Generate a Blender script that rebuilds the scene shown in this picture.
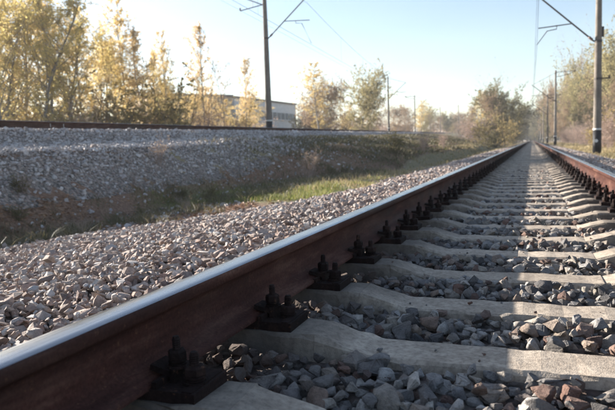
import bpy, bmesh, math, random
import numpy as np
from mathutils import Matrix, Vector

random.seed(7)
RNG = np.random.default_rng(11)
scene = bpy.context.scene
COL = scene.collection
for o in list(bpy.data.objects):
    bpy.data.objects.remove(o)

# ------------------------------------------------------------------ camera
# x: right of the near track, y: along it, z: up; z = 0 is the top of its rails
YAW, PITCH, ROLL = .3597, .0959, -.0328
EYE = np.array([.0766, 0.0, .35])
FPX = 600.0
fw = np.array([-math.sin(YAW)*math.cos(PITCH), math.cos(YAW)*math.cos(PITCH), -math.sin(PITCH)])
_r = np.array([math.cos(YAW), math.sin(YAW), 0.0]); _u = np.cross(_r, fw)
rt = math.cos(ROLL)*_r + math.sin(ROLL)*_u
up = -math.sin(ROLL)*_r + math.cos(ROLL)*_u
cd = bpy.data.cameras.new('camera'); cam = bpy.data.objects.new('camera', cd); COL.objects.link(cam)
cd.sensor_width = 36.0; cd.lens = 36.0*FPX/615.0
cd.clip_start = .02; cd.clip_end = 6000
cd.dof.use_dof = True; cd.dof.focus_distance = 2.2; cd.dof.aperture_fstop = 5.5
cam.matrix_world = Matrix(((rt[0], up[0], -fw[0], EYE[0]), (rt[1], up[1], -fw[1], EYE[1]),
                           (rt[2], up[2], -fw[2], EYE[2]), (0, 0, 0, 1)))
scene.camera = cam

# ------------------------------------------------------------------ sky, sun, exposure
SUN_AZ, SUN_EL = math.radians(72), math.radians(16.8)      # azimuth: to the left of the track direction
world = bpy.data.worlds.new('World'); scene.world = world; world.use_nodes = True
wn, wl = world.node_tree.nodes, world.node_tree.links
wn.clear()
wo = wn.new('ShaderNodeOutputWorld'); bg = wn.new('ShaderNodeBackground')
sky = wn.new('ShaderNodeTexSky'); sky.sky_type = 'NISHITA'; sky.sun_disc = False
sky.sun_elevation = SUN_EL; sky.sun_rotation = -SUN_AZ
sky.air_density = 1.0; sky.dust_density = .7; sky.ozone_density = 1.6; sky.altitude = 150
# thin streaky high cloud
tc = wn.new('ShaderNodeTexCoord'); mp = wn.new('ShaderNodeMapping'); mp.inputs['Scale'].default_value = (1.0, 1.0, 4.0)
nz = wn.new('ShaderNodeTexNoise'); nz.inputs['Scale'].default_value = 1.3; nz.inputs['Detail'].default_value = 2; nz.inputs['Roughness'].default_value = .55
cr = wn.new('ShaderNodeValToRGB'); cr.color_ramp.elements[0].position = .35; cr.color_ramp.elements[1].position = .9
cr.color_ramp.elements[0].color = (0, 0, 0, 1); cr.color_ramp.elements[1].color = (.16, .16, .16, 1)
mx = wn.new('ShaderNodeMix'); mx.data_type = 'RGBA'; mx.inputs[7].default_value = (8.5, 8.6, 8.8, 1)
wl.new(tc.outputs['Generated'], mp.inputs['Vector']); wl.new(mp.outputs['Vector'], nz.inputs['Vector'])
wl.new(nz.outputs['Fac'], cr.inputs['Fac']); wl.new(cr.outputs['Color'], mx.inputs[0])
wl.new(sky.outputs['Color'], mx.inputs[6]); wl.new(mx.outputs[2], bg.inputs['Color'])
bg.inputs['Strength'].default_value = .058
wl.new(bg.outputs['Background'], wo.inputs['Surface'])
sd = bpy.data.lights.new('sun', 'SUN'); sun = bpy.data.objects.new('sun', sd); COL.objects.link(sun)
sd.energy = 5.0; sd.angle = math.radians(.5); sd.color = (1.0, .91, .80)
sun_dir = Vector((-math.sin(SUN_AZ)*math.cos(SUN_EL), math.cos(SUN_AZ)*math.cos(SUN_EL), math.sin(SUN_EL)))
sun.rotation_euler = sun_dir.to_track_quat('Z', 'Y').to_euler()
sun.location = sun_dir*60
scene.view_settings.view_transform = 'Standard'; scene.view_settings.look = 'None'
scene.view_settings.gamma = 1.0; scene.view_settings.use_curve_mapping = False
scene.view_settings.exposure = 1.85
scene.render.engine = 'CYCLES'
scene.cycles.max_bounces = 6; scene.cycles.diffuse_bounces = 3; scene.cycles.glossy_bounces = 2; scene.cycles.transmission_bounces = 3; scene.cycles.volume_bounces = 0

# ------------------------------------------------------------------ helpers
def ray(px, py): return fw + rt*(px-307.5)/FPX + up*(205-py)/FPX
def at(px, D):
    """ground position (x, y) at image column px (on the horizon) and depth D"""
    py = 140 + (530-px)*.0328
    p = EYE + ray(px, py)*D
    return float(p[0]), float(p[1])
def project(P):
    d = np.asarray(P, float) - EYE; z = d@fw
    zz = np.where(z > .05, z, .05)
    return 307.5+FPX*(d@rt)/zz, 205-FPX*(d@up)/zz, z
def in_view(P, m=.22):
    x, y, z = project(P)
    return (z > .25) & (x > -615*m) & (x < 615*(1+m)) & (y < 410*(1+m+.15)) & (y > -410*m)

def link(o, parent=None, label=None, cat=None, group=None, kind=None):
    COL.objects.link(o)
    if parent: o.parent = parent
    if label: o['label'] = label
    if cat: o['category'] = cat
    if group: o['group'] = group
    if kind: o['kind'] = kind
    return o
def tag(o, label=None, cat=None, group=None, kind=None):
    if label: o['label'] = label
    if cat: o['category'] = cat
    if group: o['group'] = group
    if kind: o['kind'] = kind
    return o
def empty(name, loc=(0, 0, 0), rz=0, label=None, cat=None, group=None, kind=None):
    o = bpy.data.objects.new(name, None); o.location = loc; o.rotation_euler = (0, 0, rz); o.empty_display_size = .1
    return link(o, None, label, cat, group, kind)
def mesh_np(name, V, F, mat=None, smooth=False, mats=None, matidx=None):
    """V (n,3); F (m,k) equal-sized faces"""
    V = np.ascontiguousarray(V, np.float32); F = np.ascontiguousarray(F, np.int32)
    me = bpy.data.meshes.new(name); m, k = F.shape
    me.vertices.add(len(V)); me.vertices.foreach_set('co', V.ravel())
    me.loops.add(m*k); me.loops.foreach_set('vertex_index', F.ravel())
    me.polygons.add(m); me.polygons.foreach_set('loop_start', np.arange(0, m*k, k, dtype=np.int32))
    me.polygons.foreach_set('use_smooth', np.full(m, smooth, bool))
    for mt in (mats or ([mat] if mat else [])): me.materials.append(mt)
    if matidx is not None: me.polygons.foreach_set('material_index', np.asarray(matidx, np.int32))
    me.update(calc_edges=True)
    return me
def obj(name, me, parent=None, **k):
    return link(bpy.data.objects.new(name, me), parent, **k)

class MB:
    """collects simple solids, builds them as one mesh"""
    def __init__(s): s.v = []; s.f = []
    def add(s, V, F):
        b = len(s.v); s.v += [tuple(p) for p in V]; s.f += [tuple(i+b for i in f) for f in F]; return s
    def box(s, c, d, rot=None):
        x, y, z = [q/2 for q in d]
        P = [Vector(p) for p in ((-x,-y,-z),(x,-y,-z),(x,y,-z),(-x,y,-z),(-x,-y,z),(x,-y,z),(x,y,z),(-x,y,z))]
        if rot is not None: P = [rot@p for p in P]
        c = Vector(c)
        return s.add([p+c for p in P], [(3,2,1,0),(4,5,6,7),(0,1,5,4),(1,2,6,5),(2,3,7,6),(3,0,4,7)])
    def tube(s, pts, rad, n=6, cap=True):
        pts = [Vector(p) for p in pts]; R = rad if isinstance(rad, (list, tuple)) else [rad]*len(pts)
        V = []; F = []
        for i, p in enumerate(pts):
            t = (pts[min(i+1, len(pts)-1)]-pts[max(i-1, 0)]).normalized()
            a = t.orthogonal().normalized() if abs(t.z) < .9 else Vector((1, 0, 0)) - t*t.x
            a.normalize(); b = t.cross(a)
            for j in range(n):
                q = 2*math.pi*j/n; V.append(p+(a*math.cos(q)+b*math.sin(q))*R[i])
        for i in range(len(pts)-1):
            for j in range(n):
                k = (j+1) % n; F.append((i*n+j, i*n+k, (i+1)*n+k, (i+1)*n+j))
        if cap:
            F.append(tuple(reversed(range(n)))); F.append(tuple((len(pts)-1)*n+j for j in range(n)))
        return s.add(V, F)
    def lathe(s, c, prof, n=8, ph=0):
        """prof: (radius, z) from bottom to top"""
        V = []; F = []; c = Vector(c)
        for r, z in prof:
            for j in range(n):
                q = 2*math.pi*j/n+ph; V.append(c+Vector((r*math.cos(q), r*math.sin(q), z)))
        for i in range(len(prof)-1):
            for j in range(n):
                k = (j+1) % n; F.append((i*n+j, i*n+k, (i+1)*n+k, (i+1)*n+j))
        F.append(tuple(reversed(range(n)))); F.append(tuple((len(prof)-1)*n+j for j in range(n)))
        return s.add(V, F)
    def mesh(s, name, mat, smooth=False):
        me = bpy.data.meshes.new(name); me.from_pydata(s.v, [], s.f); me.materials.append(mat)
        if smooth:
            me.polygons.foreach_set('use_smooth', np.ones(len(me.polygons), bool))
        me.update(); return me
    def build(s, name, mat, parent=None, smooth=False, **k):
        return obj(name, s.mesh(name, mat, smooth), parent, **k)

def copy_tree(o, parent=None):
    c = o.copy(); COL.objects.link(c); c.parent = parent
    for ch in list(o.children): copy_tree(ch, c)
    return c

# smooth value noise in numpy (for terrain and placement)
def vnoise(x, y, s=1.0, seed=0):
    x = np.asarray(x, float)*s + seed*17.3; y = np.asarray(y, float)*s + seed*9.7
    xi = np.floor(x); yi = np.floor(y); fx = x-xi; fy = y-yi
    fx = fx*fx*(3-2*fx); fy = fy*fy*(3-2*fy)
    def h(a, b):
        v = np.sin(a*127.1+b*311.7+seed*74.7)*43758.5453; return v-np.floor(v)
    return (h(xi, yi)*(1-fx)+h(xi+1, yi)*fx)*(1-fy)+(h(xi, yi+1)*(1-fx)+h(xi+1, yi+1)*fx)*fy
def fbm(x, y, s=1.0, seed=0): return (vnoise(x, y, s, seed)+.5*vnoise(x, y, s*2.1, seed+1)+.25*vnoise(x, y, s*4.3, seed+2))/1.75
def smooth(a, b, x):
    t = np.clip((np.asarray(x, float)-a)/(b-a), 0, 1); return t*t*(3-2*t)

# ------------------------------------------------------------------ materials
class NT:
    def __init__(s, name):
        s.m = bpy.data.materials.new(name); s.m.use_nodes = True; s.n = s.m.node_tree.nodes; s.l = s.m.node_tree.links
        s.n.clear(); s.out = s.n.new('ShaderNodeOutputMaterial'); s.b = s.n.new('ShaderNodeBsdfPrincipled')
        s.l.new(s.b.outputs[0], s.out.inputs[0]); s.b.inputs['Specular IOR Level'].default_value = .3
    def node(s, t, **k):
        n = s.n.new(t)
        for a, v in k.items(): setattr(n, a, v)
        return n
    def coord(s, kind='Object', scale=None):
        n = s.node('ShaderNodeTexCoord'); o = n.outputs[kind]
        if scale:
            m = s.node('ShaderNodeMapping'); m.inputs['Scale'].default_value = scale; s.l.new(o, m.inputs[0]); o = m.outputs[0]
        return o
    def noise(s, vec, scale, detail=4, rough=.55):
        n = s.node('ShaderNodeTexNoise'); n.inputs['Scale'].default_value = scale; n.inputs['Detail'].default_value = detail; n.inputs['Roughness'].default_value = rough
        if vec is not None: s.l.new(vec, n.inputs['Vector'])
        return n.outputs['Fac']
    def ramp(s, fac, stops, interp='LINEAR'):
        n = s.node('ShaderNodeValToRGB'); e = n.color_ramp; e.interpolation = interp
        while len(e.elements) < len(stops): e.elements.new(.5)
        for el, (p, c) in zip(e.elements, stops):
            el.position = p; el.color = (*c, 1) if len(c) == 3 else c
        s.l.new(fac, n.inputs[0]); return n.outputs[0]
    def mix(s, fac, a, b, mode='MIX'):
        n = s.node('ShaderNodeMix', data_type='RGBA', blend_type=mode)
        for i, v in ((0, fac), (6, a), (7, b)):
            if isinstance(v, (int, float)): n.inputs[i].default_value = v
            elif isinstance(v, tuple): n.inputs[i].default_value = (*v, 1)
            else: s.l.new(v, n.inputs[i])
        return n.outputs[2]
    def math(s, op, a, b=0.0):
        n = s.node('ShaderNodeMath', operation=op)
        for i, v in ((0, a), (1, b)):
            if isinstance(v, (int, float)): n.inputs[i].default_value = v
            else: s.l.new(v, n.inputs[i])
        return n.outputs[0]
    def color(s, c):
        if isinstance(c, tuple): s.b.inputs['Base Color'].default_value = (*c, 1)
        else: s.l.new(c, s.b.inputs['Base Color'])
        return s
    def rough(s, v):
        if isinstance(v, (int, float)): s.b.inputs['Roughness'].default_value = v
        else: s.l.new(v, s.b.inputs['Roughness'])
        return s
    def bump(s, h, strength=.5, dist=.01):
        n = s.node('ShaderNodeBump'); n.inputs['Strength'].default_value = strength; n.inputs['Distance'].default_value = dist
        s.l.new(h, n.inputs['Height']); s.l.new(n.outputs[0], s.b.inputs['Normal']); return s
    def rand(s):
        """per-piece random number: island random plus object random"""
        g = s.node('ShaderNodeNewGeometry'); o = s.node('ShaderNodeObjectInfo')
        return s.math('FRACT', s.math('ADD', g.outputs['Random Per Island'], o.outputs['Random']))

def stone_mat(name, stops, tint=None, rust_shade=False):
    t = NT(name); r = t.rand(); c = t.coord('Object')
    base = t.ramp(r, stops)
    g = t.node('ShaderNodeNewGeometry'); P = g.outputs['Position']
    n1 = t.noise(P, 46, 6, .72); n2 = t.noise(P, 190, 3, .6)
    v = t.ramp(n1, [(.25, (.55, .54, .53)), (.5, (.95, .94, .93)), (.75, (1.35, 1.32, 1.28))])
    col = t.mix(1.0, base, v, 'MULTIPLY')
    sp = t.ramp(n2, [(.35, (.75, .75, .76)), (.6, (1.1, 1.1, 1.08))])
    col = t.mix(.8, col, sp, 'MULTIPLY')
    # pale dust that settled in broad patches
    n3 = t.noise(P, 9, 3, .5)
    col = t.mix(t.ramp(n3, [(.45, (0, 0, 0)), (.8, (.45, .45, .45))]), col, tint or (.30, .26, .22))
    if rust_shade:                                   # brake dust and rusty grime by the rails, shade there painted in too
        sx = t.node('ShaderNodeSeparateXYZ'); t.l.new(P, sx.inputs[0])
        d = t.math('ABSOLUTE', t.math('SUBTRACT', t.math('ABSOLUTE', sx.outputs[0]), .80)); d = t.math('ADD', d, t.math('MULTIPLY', t.math('SUBTRACT', n3, .5), .5))
        col = t.mix(t.ramp(d, [(.10, (.85, .85, .85)), (.45, (.05, .05, .05))]), col, (.075, .05, .04))
    t.color(col).rough(.88); t.bump(t.math('ADD', n1, t.math('MULTIPLY', n2, .4)), 1.0, .009)
    return t.m
STONE = stone_mat('ballast_stone', [(0, (.07, .07, .075)), (.14, (.15, .145, .145)), (.30, (.23, .225, .225)), (.44, (.33, .295, .25)),
                                    (.56, (.20, .115, .09)), (.66, (.10, .075, .07)), (.74, (.54, .51, .47)), (.84, (.15, .155, .17)), (.93, (.42, .41, .40)), (1, (.28, .25, .22))], rust_shade=True)
STONE_L = stone_mat('shoulder_stone', [(0, (.16, .115, .10)), (.2, (.42, .34, .30)), (.42, (.51, .425, .375)), (.58, (.40, .28, .235)),
                                       (.70, (.25, .20, .185)), (.84, (.70, .65, .61)), (1, (.36, .34, .34))])
STONE_E = stone_mat('embankment_stone', [(0, (.25, .225, .225)), (.25, (.46, .43, .43)), (.55, (.58, .55, .55)), (.75, (.36, .30, .285)), (1, (.70, .67, .67))], (.37, .32, .29))

def bed_mat(name='ballast_fines', k=1.0):
    t = NT(name); g = t.node('ShaderNodeNewGeometry'); P = g.outputs['Position']
    vo = t.node('ShaderNodeTexVoronoi'); vo.inputs['Scale'].default_value = 22; t.l.new(P, vo.inputs['Vector'])
    w = t.node('ShaderNodeSeparateColor'); t.l.new(vo.outputs['Color'], w.inputs[0])
    base = t.ramp(w.outputs[0], [(0, (.05, .047, .045)), (.3, (.11, .10, .09)), (.6, (.15, .125, .11)), (.8, (.10, .07, .06)), (1, (.17, .16, .15))])
    edge = t.ramp(vo.outputs['Distance'], [(0, (1, 1, 1)), (.45, (.8, .8, .8)), (.8, (.35, .34, .33))])
    n = t.noise(P, 60, 4)
    col = t.mix(1.0, base, edge, 'MULTIPLY'); col = t.mix(1.0, col, (k, k*.97, k*.95), 'MULTIPLY'); col = t.mix(.6, col, t.ramp(n, [(.3, (.6, .6, .6)), (.7, (1.2, 1.2, 1.2))]), 'MULTIPLY')
    t.color(col).rough(.92); t.bump(t.math('SUBTRACT', t.math('MULTIPLY', n, .3), vo.outputs['Distance']), 1.0, .03)
    return t.m
BED = bed_mat(); BED_E = bed_mat('embankment_fines', 2.8)

def rust_mat(name, a, b, c):
    t = NT(name); P = t.node('ShaderNodeNewGeometry').outputs['Position']
    m = t.node('ShaderNodeMapping'); m.inputs['Scale'].default_value = (1, .16, 1); t.l.new(P, m.inputs[0])
    n1 = t.noise(m.outputs[0], 14, 6, .65); n2 = t.noise(P, 120, 4, .6)
    m2 = t.node('ShaderNodeMapping'); m2.inputs['Scale'].default_value = (1, 1, .12); t.l.new(P, m2.inputs[0])
    n3 = t.noise(m2.outputs[0], 45, 3, .6)
    col = t.ramp(n1, [(.3, a), (.52, b), (.75, c)])
    col = t.mix(.7, col, t.ramp(n2, [(.35, (.6, .58, .56)), (.65, (1.2, 1.2, 1.2))]), 'MULTIPLY')
    col = t.mix(t.ramp(n3, [(.55, (0, 0, 0)), (.8, (.35, .35, .35))]), col, (.035, .022, .02))
    col = t.mix(1.0, col, t.ramp(t.rand(), [(0, (.75, .72, .7)), (1, (1.25, 1.22, 1.2))]), 'MULTIPLY')
    n4 = t.noise(m.outputs[0], 3.0, 3, .6); sz = t.node('ShaderNodeSeparateXYZ'); t.l.new(P, sz.inputs[0])
    # greasy grime in long smears
    col = t.mix(t.ramp(n4, [(.48, (0, 0, 0)), (.66, (.7, .7, .7))]), col, (.018, .014, .014))
    t.b.inputs['Specular IOR Level'].default_value = .12
    fl = t.noise(P, 48, 6, .75); col = t.mix(t.ramp(fl, [(.60, (0, 0, 0)), (.68, (.55, .55, .55))]), col, (.17, .085, .05))
    t.color(col).rough(t.ramp(n4, [(.45, (.8, .8, .8)), (.66, (.5, .5, .5))])); t.bump(t.math('ADD', n1, t.math('ADD', n2, fl)), .5, .003)
    return t.m
RUST = rust_mat('rail_rust', (.031, .0115, .0095), (.062, .025, .019), (.135, .072, .054))
IRON = rust_mat('fastening_iron', (.010, .007, .007), (.021, .013, .012), (.06, .035, .027))
def polished():
    t = NT('polished_rail_head'); P = t.node('ShaderNodeNewGeometry').outputs['Position']
    m = t.node('ShaderNodeMapping'); m.inputs['Scale'].default_value = (1, .02, 1); t.l.new(P, m.inputs[0])
    n = t.noise(m.outputs[0], 160, 5, .6); n2 = t.noise(P, 7, 3)
    t.color(t.ramp(n, [(.3, (.25, .255, .27)), (.7, (.42, .43, .45))])); t.b.inputs['Metallic'].default_value = 1.0
    t.rough(t.math('ADD', t.math('MULTIPLY', n, .3), t.math('MULTIPLY', n2, .25))); t.bump(n, .12, .001)
    return t.m
STEEL = polished()

def concrete(name, a, b, c, sc=1.0, wear=.6, stain_shade=False):
    t = NT(name); P = t.node('ShaderNodeNewGeometry').outputs['Position']
    n1 = t.noise(P, 4*sc, 6, .62); n2 = t.noise(P, 70*sc, 4, .6); n3 = t.noise(P, 260*sc, 2, .5)
    col = t.ramp(n1, [(.3, a), (.5, b), (.72, c)])
    col = t.mix(wear, col, t.ramp(n2, [(.34, (.55, .53, .51)), (.48, (.96, .95, .94)), (.66, (1.25, 1.23, 1.2))]), 'MULTIPLY')
    vo = t.node('ShaderNodeTexVoronoi'); vo.inputs['Scale'].default_value = 85*sc; t.l.new(P, vo.inputs['Vector'])
    pit = t.ramp(vo.outputs['Distance'], [(.0, (.45, .43, .41)), (.16, (1, 1, 1))])
    col = t.mix(.5, col, pit, 'MULTIPLY')
    r = t.rand(); col = t.mix(1.0, col, t.ramp(r, [(0, (.86, .85, .84)), (1, (1.08, 1.07, 1.06))]), 'MULTIPLY')
    ms_ = t.node('ShaderNodeMapping'); ms_.inputs['Scale'].default_value = (1, 1, .08); t.l.new(P, ms_.inputs[0])
    col = t.mix(.7, col, t.ramp(t.noise(ms_.outputs[0], 30*sc, 4, .6), [(.35, (.7, .68, .66)), (.6, (1.08, 1.08, 1.07))]), 'MULTIPLY')
    if stain_shade:  # rusty grease at the rail seats; shade by the rail painted into it
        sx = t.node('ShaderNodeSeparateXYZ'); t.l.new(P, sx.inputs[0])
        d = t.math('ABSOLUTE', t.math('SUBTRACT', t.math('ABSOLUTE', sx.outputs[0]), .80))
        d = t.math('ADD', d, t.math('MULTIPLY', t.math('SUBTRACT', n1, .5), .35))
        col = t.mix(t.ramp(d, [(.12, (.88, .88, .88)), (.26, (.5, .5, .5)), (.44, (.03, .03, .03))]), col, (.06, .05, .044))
    t.color(col).rough(.9); t.bump(t.math('ADD', t.math('MULTIPLY', n2, .6), t.math('ADD', t.math('MULTIPLY', n3, .5), n1)), .5, .006)
    return t.m
CONC = concrete('sleeper_concrete', (.32, .275, .225), (.41, .355, .295), (.49, .43, .36), stain_shade=True)
POLEC = concrete('pole_concrete', (.16, .14, .125), (.21, .19, .17), (.26, .235, .21), .5)
def plain(name, c, rough=.7, var=.25, sc=20, metal=0.0):
    t = NT(name); P = t.node('ShaderNodeNewGeometry').outputs['Position']; n = t.noise(P, sc, 4)
    t.color(t.mix(1.0, c, t.ramp(n, [(.3, (1-var,)*3), (.7, (1+var,)*3)]), 'MULTIPLY')).rough(rough)
    t.b.inputs['Metallic'].default_value = metal
    return t.m
BLACKP = plain('black_base_paint', (.018, .018, .02), .55)
WHITEP = plain('white_paint', (.75, .75, .73), .6, .1)
GREYP = plain('worn_pale_paint', (.42, .40, .37), .7, .2)
DARKM = plain('dark_steelwork', (.06, .05, .047), .6, .3)
WIREM = plain('wire_copper', (.10, .085, .075), .5, .1)
CERAM = plain('brown_insulator', (.12, .05, .035), .25, .1)

def leaf_mat(name, stops, trans=.6):
    t = NT(name); r = t.rand(); col = t.ramp(r, stops)
    t.color(col).rough(.6)
    tr = t.node('ShaderNodeBsdfTranslucent'); t.l.new(col, tr.inputs[0])
    ms = t.node('ShaderNodeMixShader'); ms.inputs[0].default_value = trans
    t.l.new(t.b.outputs[0], ms.inputs[1]); t.l.new(tr.outputs[0], ms.inputs[2]); t.l.new(ms.outputs[0], t.out.inputs[0])
    return t.m
L_YEL = leaf_mat('birch_leaves', [(0, (.68, .52, .20)), (.4, (.74, .60, .28)), (.7, (.66, .46, .20)), (1, (.58, .53, .25))])
L_OLV = leaf_mat('olive_leaves', [(0, (.54, .45, .17)), (.4, (.62, .52, .21)), (.75, (.66, .51, .20)), (1, (.46, .42, .17))])
L_GRN = leaf_mat('green_brown_leaves', [(0, (.12, .12, .06)), (.4, (.18, .165, .075)), (.75, (.25, .21, .09)), (1, (.14, .135, .07))])
L_ORG = leaf_mat('orange_leaves', [(0, (.66, .50, .24)), (.5, (.72, .57, .31)), (1, (.58, .42, .24))])
L_BRN = leaf_mat('brown_leaves', [(0, (.28, .20, .13)), (.5, (.36, .27, .17)), (1, (.25, .17, .12))])
L_PNK = leaf_mat('dry_pink_leaves', [(0, (.42, .30, .24)), (.5, (.50, .38, .31)), (1, (.36, .25, .19))])
L_MUT = leaf_mat('muted_olive_leaves', [(0, (.27, .25, .13)), (.4, (.36, .32, .16)), (.75, (.42, .35, .17)), (1, (.24, .24, .13))])
L_SHR = leaf_mat('dull_yellow_leaves', [(0, (.40, .31, .13)), (.4, (.46, .37, .17)), (.75, (.36, .26, .13)), (1, (.32, .30, .14))])
L_PINE = leaf_mat('needle_leaves', [(0, (.07, .09, .05)), (.5, (.10, .13, .06)), (1, (.14, .16, .08))], .2)
G_GRN = leaf_mat('grass_blades', [(0, (.12, .16, .035)), (.4, (.19, .22, .055)), (.7, (.27, .25, .09)), (1, (.34, .29, .14))], .4)
G_DRY = leaf_mat('dry_grass_blades', [(0, (.34, .27, .15)), (.4, (.42, .34, .20)), (.75, (.28, .24, .11)), (1, (.30, .21, .13))], .35)
G_DRK = leaf_mat('dull_weed_blades', [(0, (.10, .10, .045)), (.4, (.15, .12, .07)), (.7, (.20, .16, .10)), (1, (.09, .11, .04))], .25)
LITTER = leaf_mat('dead_leaves', [(0, (.30, .16, .09)), (.5, (.40, .24, .14)), (1, (.20, .11, .075))], .1)
BARK_B = plain('birch_bark', (.36, .33, .30), .85, .5, 6)
BARK_D = plain('dark_bark', (.13, .105, .085), .9, .35, 8)
BARK_P = plain('pink_twig_bark', (.36, .28, .245), .9, .3, 8)
BARK_G = plain('grey_bark', (.20, .18, .16), .9, .35, 8)

def ground_mat():
    t = NT('ground_soil'); P = t.node('ShaderNodeNewGeometry').outputs['Position']
    a = t.node('ShaderNodeVertexColor'); a.layer_name = 'zone'
    s = t.node('ShaderNodeSeparateColor'); t.l.new(a.outputs[0], s.inputs[0])
    n1 = t.noise(P, 1.6, 6, .65); n2 = t.noise(P, 22, 5, .65)
    dirt = t.ramp(n2, [(.3, (.12, .068, .046)), (.5, (.22, .13, .088)), (.7, (.34, .22, .155))])
    dry = t.ramp(n2, [(.3, (.17, .135, .075)), (.5, (.27, .22, .125)), (.7, (.36, .30, .18))])
    grn = t.ramp(n2, [(.3, (.06, .075, .025)), (.5, (.12, .135, .04)), (.7, (.20, .20, .07))])
    jit = t.math('MULTIPLY', t.math('SUBTRACT', n1, .5), .9)
    fg = t.math('ADD', s.outputs[0], t.math('MULTIPLY', jit, s.outputs[0])); fd = t.math('ADD', s.outputs[1], t.math('MULTIPLY', jit, s.outputs[1]))
    col = t.mix(fd, dry, dirt); col = t.mix(fg, col, grn)
    for x in (fg, fd): x.node.use_clamp = True
    t.color(col).rough(.95); t.bump(t.math('ADD', n2, t.math('MULTIPLY', n1, 2)), .9, .05)
    return t.m
GROUND = ground_mat()

# ------------------------------------------------------------------ the lie of the land
KL = -.097                                   # the other track diverges to the left and climbs
LROT = math.atan(.097)
def xl(y): return -10.7 + KL*np.asarray(y, float)
def rail_z(y): return 1.02 + .0145*np.clip(np.asarray(y, float), -40, 420)
def bed_edge(y): return -4.9+1.4*smooth(6, 10.5, y) + .2*np.sin(np.asarray(y)*1.1)
def bed_z(x, y):
    x = np.asarray(x, float); y = np.asarray(y, float); e = bed_edge(y)
    z = np.full(np.broadcast(x, y).shape, -.282)
    z = z + .004*smooth(.5, .62, np.abs(x))
    tl = np.clip((-2.0-x)/(-2.0-e), 0, 1.3); z = z - .34*tl
    tr = np.clip((x-2.0)/1.0, 0, 1.3); z = z - .24*tr
    return z + (fbm(x, y, 2.2, 3)-.5)*.05*smooth(1.35, 1.9, np.abs(x))
def emb_z(s, y):
    """profile of the other track's embankment, s = distance right of its centre line"""
    E = rail_z(y); s = np.asarray(s, float)
    k = 1.25
    z = np.interp(s, [-30, -4.2, -1.75, 1.72, 2.3, 3.5], [-1.35, -1.3, -.25, -.25, -.56, -.72]) + E
    z = np.where(s > 3.5, E-.72-(s-3.5)/k, z)
    st = -5.2+.9*smooth(17, 24, y)-xl(y); g = E-.72-(s-3.5)*.17; stp = -.66+(st-s)*.75
    cv = np.minimum(g, stp); f = smooth(14, 28, y); z = np.where(s > 3.5, z*(1-f)+cv*f, z)
    rough = np.where(s > 3.2, ((fbm(s*1.0, y, .9, 8)-.5)*.4+(fbm(s, y, 2.6, 9)-.5)*.22)*smooth(10, 22, y), 0)
    return z + rough + np.where(s > 2, (fbm(s, y, 1.7, 5)-.5)*.08, 0)
def floor_z(x, y):
    x = np.asarray(x, float); y = np.asarray(y, float)
    f = smooth(8, 12, y)
    z = -.63 - .06*smooth(-4.0, -6.5, x) - .10*(1-f)*smooth(-4.9, -6.3, x) + (fbm(x, y, .8, 2)-.5)*.13
    r = -.52 + .5*smooth(6, 30, x) + (fbm(x, y, .5, 4)-.5)*.12
    return np.where(x > 0, r, z)
def land_z(x, y):
    x = np.asarray(x, float); y = np.asarray(y, float)
    s = x-xl(y)
    z = np.maximum(floor_z(x, y), np.where(x < 0, emb_z(s, y), -9))
    e = bed_edge(y)
    w = smooth(e-.5, e+.05, x)*(1-smooth(2.7, 3.1, x))
    return z*(1-w) + (np.minimum(bed_z(x, y), z) if False else bed_z(x, y))*w

# ground sheet reaching the horizon
xs = np.unique(np.concatenate([-np.geomspace(60, 3000, 26), np.arange(-60, -20, 1.0), np.arange(-20, -2, .22), np.arange(-2, 3.6, .4), np.arange(3.6, 20, .8), np.geomspace(20, 3000, 26)]))
ys = np.unique(np.concatenate([-np.geomspace(4, 600, 14), np.arange(-4, 45, .3), np.geomspace(45, 220, 110), np.geomspace(225, 3600, 46)]))
X, Y = np.meshgrid(xs, ys)
Z = land_z(X, Y)
cover = ((X-xl(Y) > -2.5) & (X-xl(Y) < 3.4) & (X < -3)) | ((X > bed_edge(Y)+.3) & (X < 2.75))
Z = np.where(cover, Z-.09, Z)
nx_, ny_ = len(xs), len(ys)
I = np.arange(nx_*ny_).reshape(ny_, nx_)
F = np.stack([I[:-1, :-1], I[:-1, 1:], I[1:, 1:], I[1:, :-1]], -1).reshape(-1, 4)
me = mesh_np('ground', np.stack([X, Y, Z], -1).reshape(-1, 3), F, GROUND, True)
S = X-xl(Y)
grass = np.clip(smooth(9, 10.5, Y)*(1-smooth(14, 18, Y))*smooth(-7.6, -6.4, X)*(1-smooth(-4.0, -3.3, X)) + .5*smooth(18, 34, Y)*(S > 2.9)*(1-smooth(6.4, 8.2, S))*(X < -5)
        + .45*(X > 2.6)*(X < 5) + .15*(X < -3.2)*(X > -5.2)*smooth(25, 45, Y), 0, 1)*(.6+.8*fbm(X, Y, .6, 6))
dirt = np.clip((X < -4)*(X > -10)*(1-smooth(9.5, 13, Y)) + .95*(S > 4.4)*(X < -4.9)*smooth(5, 14, Y)*(1-.5*smooth(80, 140, Y)) + .35*(X > 4) + .3*(S < -3), 0, 1)
ca = me.color_attributes.new('zone', 'FLOAT_COLOR', 'POINT')
ca.data.foreach_set('color', np.stack([np.clip(grass, 0, 1), dirt, np.zeros_like(dirt), np.ones_like(dirt)], -1).astype(np.float32).ravel())
ground = obj('ground', me, kind='structure')

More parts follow.
